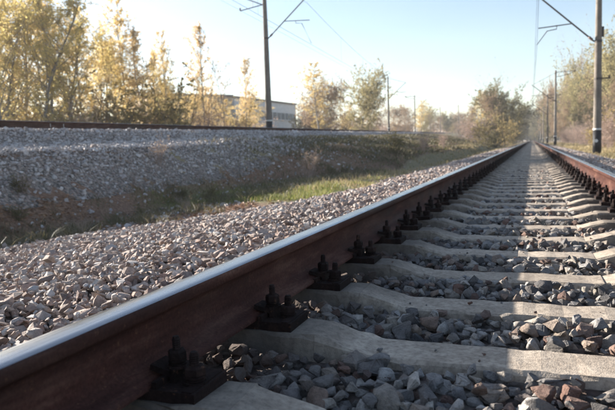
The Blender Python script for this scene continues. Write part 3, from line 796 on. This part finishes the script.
def leaf_quads(P, size, rg, flat=.3):
    n = len(P); d = rg.normal(size=(n, 3)); d /= np.linalg.norm(d, axis=1)[:, None]
    e = rg.normal(size=(n, 3)); e = np.cross(d, e); e /= np.linalg.norm(e, axis=1)[:, None]
    s = size*rg.uniform(.6, 1.4, n)
    V = np.stack([P-d*s[:, None]*.6, P+e*s[:, None]*.38, P+d*s[:, None]*.6, P-e*s[:, None]*.38], 1)
    F = np.arange(n*4).reshape(-1, 4)
    return V.reshape(-1, 3), F
def grow(seed, H, width, first=.15, limbs=26, lean=.04, up=.75, shape='oval', sub=6, twig=5, leaves=5, leafsize=.10, trunk_r=None, stems=1, droop=0.0):
    """a tree of height H: returns trunk segs, twig segs, leaf points"""
    rg = np.random.default_rng(seed); big, small, L = [], [], []
    tr = trunk_r or H*.0105
    for st in range(stems):
        base = np.array([0, 0, 0.]) if stems == 1 else np.array([*rg.normal(0, .12*width, 2), 0])
        d = np.array([*rg.normal(0, lean+.12*(stems > 1), 2), 1.0]); hh = H*(1 if st == 0 else rg.uniform(.6, .95))
        pts = [base]; n = 14
        for i in range(n):
            d = d+np.array([*rg.normal(0, .05, 2), 0]); d /= np.linalg.norm(d); pts.append(pts[-1]+d*hh/n)
        pts = np.array(pts); r = tr*(1-np.linspace(0, 1, n+1)**.9*.93)
        for i in range(n): big.append((pts[i], pts[i+1], r[i], r[i+1]))
        for b in range(limbs):
            q = first+(1-first)*(b+rg.random())/limbs; q = min(q, .985); f = q*n; i = int(f); p = pts[i]+(pts[min(i+1, n)]-pts[i])*(f-i)
            u = (q-first)/(1-first)
            if shape == 'oval': env = min(1.0, (1-u)*1.55+.16)*min(1.0, .5+u*2.2)
            elif shape == 'cone': env = (1-u)**.8*.95+.08
            elif shape == 'round': env = math.sqrt(max(0, 1-(2*u-.95)**2))*.98+.05
            else: env = .8
            ln = width*.5*env*rg.uniform(.65, 1.2); az = rg.uniform(0, 2*math.pi); el = up*(.75+.5*u)*rg.uniform(.7, 1.25)
            dv = np.array([math.cos(az)*math.cos(el), math.sin(az)*math.cos(el), math.sin(el)]); ln = ln/max(.45, math.cos(el))
            m = 5; lp = [p]; ld = dv.copy()
            for k in range(m):
                ld = ld+rg.normal(0, .13, 3)+np.array([0, 0, -droop*k*.12+.03]); ld /= np.linalg.norm(ld); lp.append(lp[-1]+ld*ln/m)
            rr = max(r[i]*.42, .012); lr = rr*(1-np.linspace(0, 1, m+1)*.85)
            for k in range(m): big.append((lp[k], lp[k+1], lr[k], lr[k+1]))
            for s_ in range(sub):
                k = rg.integers(1, m+1); sp_ = lp[k]+rg.normal(0, .01, 3); sd_ = ld*.6+rg.normal(0, .55, 3)+np.array([0, 0, .18-droop*.7]); sd_ /= np.linalg.norm(sd_); sl = ln*rg.uniform(.22, .48)
                e1 = sp_+sd_*sl*.5; sd2 = sd_+rg.normal(0, .25, 3)-np.array([0, 0, droop*.6]); sd2 /= np.linalg.norm(sd2); e2 = e1+sd2*sl*.5
                rs = max(rr*.3, .006); small.append((sp_, e1, rs, rs*.7)); small.append((e1, e2, rs*.7, rs*.35))
                for t_ in range(twig):
                    o_ = sp_+(e1-sp_)*rg.random() if rg.random() < .4 else e1+(e2-e1)*rg.random(); td = sd2+rg.normal(0, .7, 3)-np.array([0, 0, droop*.5]); td /= np.linalg.norm(td)
                    te = o_+td*sl*rg.uniform(.2, .5); small.append((o_, te, rs*.5, rs*.25))
                    nl = rg.poisson(leaves*min(1.35, ln/(width*.42)))
                    for _ in range(nl): L.append(o_+(te-o_)*rg.uniform(.1, 1.15)+rg.normal(0, .035*H/9, 3))
    return big, small, np.array(L) if L else np.zeros((0, 3)), rg
def tree_template(name, bark, leafm, seed, H, **k):
    ls = k.get('leafsize', .10)
    big, small, L, rg = grow(seed, H, **k)
    V1, F1 = tubes_np(big, 6); V2, F2 = tubes_np(small, 3)
    q = np.concatenate([F1, F2+len(V1)])
    trunk = mesh_np('trunk', np.concatenate([V1, V2]), q, bark, True)
    crown = None
    if len(L):
        Vl, Fl = leaf_quads(L, ls, rg); crown = mesh_np('crown', Vl, Fl, leafm)
    return dict(name=name, trunk=trunk, crown=crown, H=H)
TT = {}
TT['birch1'] = tree_template('birch_tree', BARK_B, L_YEL, 1, 9, width=2.9, limbs=34, up=.95, sub=8, twig=6, leaves=7, leafsize=.058, shape='oval', first=.06)
TT['birch2'] = tree_template('birch_tree', BARK_B, L_YEL, 2, 9, width=2.5, limbs=32, up=1.0, sub=8, twig=6, leaves=6, leafsize=.057, shape='oval', first=.05)
TT['birch3'] = tree_template('birch_tree', BARK_B, L_ORG, 3, 9, width=2.2, limbs=30, up=1.0, sub=8, twig=6, leaves=7, leafsize=.058, shape='oval', first=.12)
TT['poplar1'] = tree_template('poplar_tree', BARK_G, L_OLV, 4, 9, width=3.0, limbs=36, up=1.05, sub=8, twig=6, leaves=7, leafsize=.058, shape='oval', first=.04)
TT['poplar2'] = tree_template('poplar_tree', BARK_G, L_OLV, 5, 9, width=2.7, limbs=26, up=1.1, sub=8, twig=5, leaves=6.3, leafsize=.058, shape='oval', first=.04, stems=2)
TT['sparse1'] = tree_template('sparse_tree', BARK_D, L_ORG, 6, 8, width=2.6, limbs=22, up=1.0, sub=6, twig=5, leaves=2.0, leafsize=.075, shape='oval', first=.12, stems=2)
TT['sparse2'] = tree_template('sparse_tree', BARK_D, L_BRN, 7, 8, width=3.2, limbs=22, up=.85, sub=7, twig=5, leaves=2.2, leafsize=.085, shape='round', first=.15)
TT['round1'] = tree_template('round_tree', BARK_D, L_MUT, 8, 9, width=7.4, limbs=48, up=.65, sub=10, twig=7, leaves=7.5, leafsize=.13, shape='round', first=.08)
TT['round2'] = tree_template('round_tree', BARK_D, L_GRN, 9, 9, width=7.4, limbs=54, up=.6, sub=11, twig=7, leaves=7.5, leafsize=.13, shape='round', first=.06)
TT['brown1'] = tree_template('brown_tree', BARK_G, L_BRN, 10, 9, width=6.2, limbs=46, up=.7, sub=10, twig=7, leaves=5.5, leafsize=.12, shape='round', first=.07)
TT['bare1'] = tree_template('bare_tree', BARK_G, L_BRN, 13, 10, width=6.5, limbs=36, up=.75, sub=9, twig=7, leaves=.6, leafsize=.12, shape='round', first=.3)
TT['pine1'] = tree_template('pine_tree', BARK_P, L_PINE, 14, 12, width=5.4, limbs=40, up=.3, sub=9, twig=7, leaves=5.0, leafsize=.13, shape='round', first=.4)
TT['shrub1'] = tree_template('leafy_shrub', BARK_D, L_SHR, 15, 2.2, width=2.2, limbs=8, up=.8, sub=5, twig=4, leaves=3.2, leafsize=.10, shape='round', first=.08, stems=4, trunk_r=.02)
TT['shrub2'] = tree_template('bare_shrub', BARK_P, L_PNK, 16, 2.4, width=1.9, limbs=7, up=1.0, sub=4, twig=4, leaves=1.0, leafsize=.07, shape='oval', first=.12, stems=9, trunk_r=.014)
TT['shrub3'] = tree_template('bare_shrub', BARK_P, L_BRN, 17, 2.4, width=2.2, limbs=7, up=.95, sub=4, twig=4, leaves=.5, leafsize=.07, shape='oval', first=.12, stems=8, trunk_r=.014)
TT['shrub4'] = tree_template('green_shrub', BARK_D, L_GRN, 18, 1.6, width=1.8, limbs=9, up=.7, sub=5, twig=4, leaves=3.2, leafsize=.075, shape='round', first=.05, stems=4, trunk_r=.015)
def put(kind, x, y, H, label, group=None, cat='tree', wide=1.0, z=None, rz=None):
    T = TT[kind]; t = empty(T['name'], (x, y, float(land_z(x, y))-.05 if z is None else z), random.uniform(0, 6.28) if rz is None else rz, label, cat, group)
    s = H/T['H']; wide *= 1.3 if T['name'] in ('birch_tree', 'poplar_tree') else 1.0; t.scale = (s*wide, s*wide, s)
    obj('stems' if 'shrub' in T['name'] else 'trunk', T['trunk'], t)
    if T['crown']: obj('foliage' if 'shrub' in T['name'] else 'crown', T['crown'], t)
    return t
def top_h(px, py, D, x, y):
    """height of a tree at depth D whose tip is seen at image row py"""
    hor = 140+(530-px)*.0328
    return EYE[2]+(hor-py)*D/FPX - float(land_z(x, y))
def tree_at(kind, px, py, D, label, group=None, wide=1.0, cat='tree'):
    x, y = at(px, D); return put(kind, x, y, top_h(px, py, D, x, y)*(1.1 if TT[kind]['name'] in ('birch_tree', 'poplar_tree') else 1.04), label, group, cat, wide)

G1 = 'tall yellowing trees at the far left'
for kind, px, py, D, w, lab in (
    ('poplar1', -30, 18, 36, 1.0, 'yellowing tree cut off by the left picture edge'),
    ('poplar2', 8, -2, 33, 1.0, 'leftmost tall yellowing tree, its tip at the picture top'),
    ('birch1', 26, -10, 36, .95, 'tall yellow birch in the left clump, second from the left edge'),
    ('poplar1', 46, -4, 34, .9, 'tall olive poplar in the middle of the left clump'),
    ('poplar2', 62, 6, 36, .85, 'slim olive poplar in the right half of the left clump'),
    ('birch2', 78, 16, 38, .95, 'thin yellow birch at the right end of the left clump'),
    ('sparse1', 90, 44, 40, .9, 'thin half bare tree right of the left clump'),
    ('birch2', 2, 12, 42, 1.1, 'hazy golden birch behind the leftmost tall tree'),
    ('birch1', 88, 30, 42, .9, 'golden birch closing the right side of the left clump'),
    ('birch2', 16, 22, 40, 1.1, 'yellow birch behind the two tallest trees at the left edge'),
    ('birch1', 84, 46, 43, 1.0, 'low yellow birch at the right foot of the left clump'),
    ('birch1', -8, 8, 38, 1.0, 'yellow birch half cut by the left picture edge'),
    ('birch1', 101, 62, 46, 1.0, 'low yellow tree in the gap between the two left clumps'),
    ('birch1', 121, 56, 49, 1.2, 'golden tree behind the tallest pointed birch'),
    ('birch2', 139, 58, 50, 1.2, 'wide golden birch behind the orange one'),
    ('poplar2', 163, 76, 49, 1.0, 'low olive tree before the slim golden birch'),
    ('birch2', 180, 84, 52, 1.0, 'low golden tree at the right foot of the second clump'),
    ('poplar1', 110, 42, 44, .85, 'olive bushy tree left of the pointed golden birch'),
    ('birch1', 131, 19, 46, .78, 'tallest pointed golden birch of the second clump'),
    ('birch3', 146, 44, 45, .95, 'golden orange birch right of the tallest pointed one'),
    ('birch1', 171, 48, 47, .62, 'slim golden birch at the right end of the second clump'),
    ('birch3', 157, 62, 50, .8, 'small golden birch between two taller ones'),
    ('birch3', 203, 40, 50, .72, 'slim half bare birch with golden tip, left of the dark pole'),
    ('sparse1', 190, 72, 48, .85, 'thin dark stemmed tree before the brick building'),
    ('sparse2', 226, 72, 50, .7, 'small brown leaved dark tree before the brick building'),
    ('sparse1', 214, 78, 52, .8, 'bare thin tree between birch and brown leaved tree'),
    ('birch3', 250, 68, 66, .75, 'pale orange slim birch just left of the dark pole'),
    ('birch1', 320, 74, 88, 1.25, 'pointed golden birch right of the long building'),
    ('round1', 361, 85, 98, .95, 'round olive tree left of the second raised track pole'),
    ('brown1', 375, 98, 126, .8, 'brown leaved round tree beside the olive one'),
    ('birch1', 421, 105, 150, 1.2, 'pale yellow tree between second and third raised track poles')):
    tree_at(kind, px, py, D, lab, G1 if px < 95 else None, w)
for px, py, D, kd in ((186, 96, 56, 'birch2'), (206, 104, 58, 'birch2'), (224, 106, 60, 'birch2'), (246, 99, 70, 'birch1'), (258, 106, 72, 'birch2')):
    tree_at(kd, px, py, D, 'low yellow sapling screening the buildings left of the dark pole', 'yellow saplings before the buildings', 1.5)
# thickets behind the raised track
k = 0
for px in np.arange(-14, 300, 12.0):
    if px > 262: continue
    D = random.uniform(34, 44) if px < 180 else random.uniform(46, 70); q = px+random.uniform(-4, 4)
    kind = random.choice(['shrub1', 'shrub1', 'shrub3', 'shrub2']) if px < 180 else random.choice(['shrub3', 'shrub2', 'shrub1'])
    x, y = at(q, D); put(kind, x, y, random.uniform(1.9, 3.2), 'low autumn shrub in the thicket along the foot of the left trees', 'thicket shrubs behind the raised track', 'shrub', random.uniform(.9, 1.4))
for px in np.arange(300, 470, 3.2):
    D = 88+(px-300)*1.2+random.uniform(-12, 25); q = px+random.uniform(-2, 2); x, y = at(q, D)
    put(random.choice(['shrub2', 'shrub3', 'shrub3', 'shrub2', 'shrub1']), x, y, random.uniform(3.2, 6.0)*(1 if px < 430 else .8), 'bare pinkish shrub in the thicket behind the raised track poles', 'bare thicket behind the raised track poles', 'shrub', random.uniform(.6, .9))
for px, py, D, kd, lab in ((312, 98, 92, 'brown1', 'rounded brown tree hugging the left side of the pointed golden birch'), (330, 95, 93, 'brown1', 'rounded brown tree hugging the right side of the pointed golden birch'), (306, 100, 90, 'sparse2', 'small brown tree at the left foot of the pointed golden birch'), (336, 98, 94, 'bare1', 'bare tree at the right foot of the pointed golden birch'),
        (345, 106, 100, 'sparse1', 'thin bare tree touching the left side of the round olive tree'), (392, 112, 120, 'bare1', 'bare tree just right of the second raised track pole'),
        (404, 113, 140, 'bare1', 'bare tree left of the pale yellow tree between the poles'), (432, 116, 190, 'bare1', 'bare tree beside the fourth raised track pole'),
        (446, 117, 260, 'round2', 'dark green distant tree right of the fifth raised track pole'), (438, 120, 250, 'brown1', 'brown distant tree at the fifth raised track pole'),
        (453, 120, 290, 'round2', 'dark green distant tree beside the lone distant pole')):
    tree_at(kd, px, py, D, lab, 'small trees in the bare thicket', .9)
for px, py, D, kd in ((398, 113, 170, 'brown1'), (410, 113, 185, 'brown1'), (424, 114, 210, 'round1'), (434, 116, 230, 'brown1'), (447, 117, 260, 'round1'), (457, 118, 280, 'brown1'), (464, 117, 260, 'brown1')):
    tree_at(kd, px, py, D, 'low dull tree in the distant band behind the raised track poles', 'distant tree band behind the raised track', 1.2)
# trees between the tracks, centre
for kind, px, py, D, w, lab in (
    ('birch1', 481, 97, 122, 1.0, 'yellow orange birch at the left of the central tree group'),
    ('round2', 499, 96, 118, 1.0, 'broad dark olive tree in the middle of the central group'),
    ('round2', 511, 102, 132, 1.0, 'dark olive tree nearest to the track in the central group'),
    ('bare1', 490, 91, 128, .8, 'bare grey tree rising behind the central group'),
    ('brown1', 491, 104, 112, .7, 'brownish tree in front of the central group'),
    ('round2', 519, 110, 190, .8, 'dark tree just beyond the central group beside the track'),
    ('round2', 523, 112, 260, .7, 'farther dark tree left of the vanishing rails'),
    ('brown1', 470, 112, 128, .6, 'low brownish tree at the left foot of the central group')):
    tree_at(kind, px, py, D, lab, 'central tree group', w)
for px, D, H, kd in ((479, 74, 2.4, 'shrub1'), (485, 78, 3.0, 'shrub3'), (492, 84, 3.2, 'shrub1'), (500, 90, 3.2, 'shrub1'), (506, 100, 3.0, 'shrub1'), (474, 82, 2.6, 'shrub2'), (511, 120, 2.6, 'shrub4'), (468, 96, 2.8, 'shrub2'), (462, 110, 3.0, 'shrub3'), (487, 66, 1.5, 'shrub4'), (496, 76, 1.6, 'shrub4'), (515, 150, 3, 'shrub3')):
    x, y = at(px, D); put(kd, x, y, H, 'yellowish shrub at the foot of the central tree group', 'shrubs under the central trees', 'shrub', 1.1)
# wood on the right
for kind, px, py, D, w, lab in (
    ('round2', 541, 112, 300, .5, 'far dark tree right of the vanishing rails'),
    ('brown1', 545, 106, 230, .55, 'brown tree behind the third right hand pole'),
    ('round2', 549, 100, 200, .55, 'olive tree behind the second right hand pole'),
    ('brown1', 556, 96, 165, .6, 'brownish tree just right of the second right hand pole'),
    ('bare1', 568, 66, 170, .65, 'tall bare tree with wispy crown right of the second pole'),
    ('bare1', 577, 70, 160, .6, 'shorter bare wispy tree beside the tallest bare one'),
    ('round1', 571, 92, 150, .6, 'olive tree under the bare wispy trees'),
    ('pine1', 586, 80, 140, .8, 'dark green pine left of the near right hand pole'),
    ('round1', 583, 96, 125, .6, 'pale olive tree left of the near right hand pole'),
    ('brown1', 595, 88, 118, .6, 'brown leaved tree behind the near right hand pole'),
    ('round1', 607, 62, 120, .7, 'tall yellow olive tree right of the near pole'),
    ('brown1', 613, 92, 100, .7, 'brown tree at the right picture edge'),
    ('round1', 626, 60, 105, .9, 'olive tree cut by the right picture edge'),
    ('brown1', 563, 108, 140, .6, 'low brown tree between the second and near right hand poles'),
    ('round2', 600, 104, 105, .55, 'low dark tree behind the near right hand pole'),
    ('brown1', 552, 104, 215, .7, 'brown tree filling the wood left of the second right hand pole'),
    ('round2', 560, 98, 190, .7, 'dark olive tree filling the wood right of the second pole'),
    ('brown1', 576, 90, 175, .7, 'brown tree behind the shorter bare wispy tree'),
    ('round1', 590, 78, 150, .7, 'olive tree behind the dark green pine'),
    ('brown1', 602, 74, 140, .7, 'brown tree filling the wood behind the near right hand pole'),
    ('round2', 618, 80, 130, .8, 'dark olive tree at the right picture edge'),
    ('round2', 537, 118, 330, .6, 'farther dark tree right of the vanishing rails'),
    ('round2', 533, 120, 370, .6, 'farthest dark tree at the end of the rails'),
    ('pine1', 645, 70, 110, .9, 'pine beyond the right picture edge')):
    tree_at(kind, px, py, D, lab, 'wood right of the track', w)
for i in range(70):
    y = random.uniform(30, 150); x = 5.0+random.uniform(0, 5.5)*(.6+y/120)
    put(random.choice(['shrub2', 'shrub2', 'shrub3', 'shrub2', 'shrub1']), x, y, random.uniform(1.2, 2.6)*(1 if y > 45 else .8), 'bare pinkish shrub in the undergrowth right of the track', 'pinkish undergrowth right of the track', 'shrub', random.uniform(.9, 1.3))

# far-off wood: one mass
def far_wood(name, spots, mat, label, leaf=.55):
    rg = np.random.default_rng(5); P = []; segs = []
    for (x, y, w, h) in spots:
        n = 300; d = rg.normal(size=(n, 3)); d /= np.linalg.norm(d, axis=1)[:, None]; d *= rg.random(n)[:, None]**.45
        c = np.array([x, y, h*.5]); lump = c+d*np.array([w*.5, w*.5, h*.52])
        P.append(lump[lump[:, 2] > -.5]); segs.append((np.array([x, y, -.8]), np.array([x, y, h*.7]), .22, .08))
    Vl, Fl = leaf_quads(np.concatenate(P), leaf*2.0, rg); V2, F2 = tubes_np(segs, 4)
    V = np.concatenate([Vl, V2]); Fq = np.concatenate([Fl, F2+len(Vl)])
    obj(name, mesh_np(name, V, Fq, None, mats=[mat, BARK_D], matidx=np.concatenate([np.zeros(len(Fl)), np.ones(len(F2))])), label=label, cat='wood', kind='stuff')
spots = []
for i in range(110):
    y = random.uniform(260, 600); side = random.choice([-1, 1]); x = side*(7+abs(random.gauss(0, 14))); spots.append((x, y, random.uniform(6, 10), random.uniform(9, 15)))
for i in range(46): spots.append((random.uniform(-26, 26), random.uniform(445, 560), random.uniform(8, 12), random.uniform(12, 17)))
for i in range(60): spots.append((random.uniform(-30, 30), random.uniform(440, 520), random.uniform(6, 9), random.uniform(3, 6)))
far_wood('distant_wood', spots, L_GRN, 'distant dark wood closing off the end of the straight track')
spots = []
for i in range(120):
    a_ = random.uniform(0, 1); px = -80+a_*545; D = random.uniform(330, 520); x, y = at(px, D); spots.append((x, y, random.uniform(9, 14), random.uniform(7, 11)+2))
far_wood('distant_thicket', spots, L_BRN, 'distant brownish wood beyond the raised track and the buildings', .7)

# ------------------------------------------------------------------ grass, weeds, dead leaves
def blades(name, P, h, mat, label, cat='grass', w=.006, parent=None, lean=.45):
    n = len(P); a = RNG.uniform(0, 2*np.pi, n); dx = np.stack([np.cos(a), np.sin(a), 0*a], -1); ln = RNG.normal(0, lean, (n, 2)); hh = h*RNG.uniform(.45, 1.3, n)
    tip = P+np.column_stack([ln*hh[:, None], hh]); mid = P+np.column_stack([ln*hh[:, None]*.3, hh*.55]); ww = (w if np.ndim(w) else np.full(n, w))[:, None]
    V = np.stack([P-dx*ww, P+dx*ww, mid+dx*ww*.75, mid-dx*ww*.75, tip], 1).reshape(-1, 3); b = (np.arange(n)*5)[:, None]
    F = np.concatenate([b+np.array([[0, 1, 2]]), b+np.array([[0, 2, 3]]), b+np.array([[3, 2, 4]])])
    return obj(name, mesh_np(name, V, F, mat), parent, label=label, cat=cat, kind='stuff')
def scatter(n, x0, x1, y0, y1, fn, clump=True):
    x = RNG.uniform(x0, x1, n); y = y0*(y1/y0)**RNG.random(n); p = fn(x, y); k = RNG.random(n) < p; x, y = x[k], y[k]
    return np.column_stack([x, y, land_z(x, y)-.01])
def clump(x, y, s=.8, seed=21, lo=.4, hi=.62): return smooth(lo, hi, fbm(x, y, s, seed))
P = scatter(70000, -7.4, -3.2, 9, 60, lambda x, y: clump(x, y, 1.1, 21, .40, .62)*smooth(9, 10.8, y)*smooth(-7.4, -6.4, x)*smooth(0, .8, bed_edge(y)+.25-x)*(1-.95*smooth(14, 18, y)))
blades('ditch_grass', P, .10*(1+0*P[:, 1]), G_GRN, 'short green grass in the sunlit ditch between the tracks', w=np.clip(P[:, 1]*.0006, .005, .03))
P = scatter(60000, -6.2, -3.1, 12, 150, lambda x, y: (.2+.5*smooth(40, 70, y))*clump(x, y, 1.2, 31, .45, .65)*smooth(0, .4, bed_edge(y)+.4-x))
blades('verge_grass', P, .16+0*P[:, 1], G_DRY, 'dry yellow grass along the left ballast edge', w=np.clip(P[:, 1]*.0006, .005, .04))
P = scatter(30000, 2.5, 6.5, 8, 150, lambda x, y: clump(x, y, 1.0, 41)*smooth(2.5, 3.2, x))
blades('verge_grass', P, .17+0*P[:, 1], G_DRY, 'dry grass along the right ballast edge under the poles', w=np.clip(P[:, 1]*.0006, .005, .04))
def slope_fn(x, y):
    s = x-xl(y); return (s > 2.8)*(.15+clump(x, y, .7, 51, .35, .6))*np.clip(smooth(13, 26, y)+.35*smooth(4.4, 5.6, s)*smooth(6, 12, y), 0, 1)*(x < -4.9)
P = scatter(170000, -20, -4.8, 7, 140, slope_fn)
blades('slope_grass', P, .17+0*P[:, 1], G_DRK, 'dull green and brown weeds on the shaded embankment slope', w=np.clip(P[:, 1]*.0007, .005, .05), lean=.8)
P = scatter(30000, -8.6, -4.4, 3.4, 14, lambda x, y: clump(x, y, 1.5, 71, .42, .68)*smooth(0, .5, bed_edge(y)+.3-x)*(x-xl(y) > 4.5))
blades('hollow_weeds', P, .10+.10*fbm(P[:, 0], P[:, 1], 2.0, 72), G_DRK, 'low dull weeds and dry stalks in the brown hollow between the tracks', w=.005, lean=.7)
# dead leaves and litter in the ditch
P = scatter(110000, -11.5, -4.0, 3, 60, lambda x, y: (.12+clump(x, y, 1.1, 61, .3, .6))*smooth(0, .8, bed_edge(y)+.7-x)*(1-.85*smooth(9.5, 11, y)*(x > -6))*(x-xl(y) > 4.4))
P[:, 2] += .02
Vl, Fl = leaf_quads(P, .06, RNG); Vl[:, 2] = np.repeat(P[:, 2], 4)+(Vl[:, 2]-np.repeat(P[:, 2], 4))*.35
obj('leaf_litter', mesh_np('leaf_litter', Vl, Fl, LITTER), label='brown dead leaves lying in the shaded ditch', cat='leaves', kind='stuff')

def weed(px, D, H, kind, lab):
    x, y = at(px, D); x, y = float(x), float(y)
    return put(kind, x, y, H, lab, None, 'plant')
weed(330, 21, .34, 'shrub4', 'small bright green plant in the grass at the foot of the embankment')
weed(344, 22, .26, 'shrub4', 'low green plant right of the bright one in the ditch grass')
weed(395, 27, .75, 'shrub4', 'bushy green plant at the right end of the ditch grass')
weed(310, 17.5, .75, 'shrub3', 'thin dry weed at the embankment foot left of the green plants')
weed(160, 13.5, .55, 'shrub3', 'dry weed on the gravel slope below the second clump of trees')
weed(424, 30, .9, 'shrub2', 'tall dry stalks before the dark embankment slope')
weed(443, 40, .9, 'shrub2', 'dry stalks beside the far ballast edge')
weed(18, 9.0, .22, 'shrub4', 'small green weed in the dark ditch at far left')
weed(208, 12.0, .28, 'shrub4', 'small green weed beside the gravel left of the grass')
for i in range(14):
    y = random.uniform(4.5, 11); x = random.uniform(-7.6, -5.2)
    if random.random() < .5: put('shrub3', x, y, random.uniform(.15, .35), 'small dry weed in the brown hollow between the tracks', 'dry weeds in the brown hollow', 'plant', 1.2)
    else: put('shrub4', x, y, random.uniform(.10, .22), 'small green weed in the brown hollow between the tracks', 'green weeds in the brown hollow', 'plant', 1.4)
print('objects', len(bpy.data.objects))

# ------------------------------------------------------------------ thin autumn haze over the whole place
hz = bpy.data.materials.new('haze_air'); hz.use_nodes = True; hn = hz.node_tree.nodes; hn.clear()
ho = hn.new('ShaderNodeOutputMaterial'); hv = hn.new('ShaderNodeVolumePrincipled')
hv.inputs['Color'].default_value = (.93, .95, 1.0, 1); hv.inputs['Density'].default_value = .00045; hv.inputs['Anisotropy'].default_value = .35
hz.node_tree.links.new(hv.outputs[0], ho.inputs['Volume'])
obj('haze', MB().box((0, 1500, 14), (7000, 4600, 40)).mesh('haze', hz), label='thin pale autumn haze filling the air', cat='haze', kind='stuff')
print('tris', sum(len(m.polygons) for m in bpy.data.meshes))
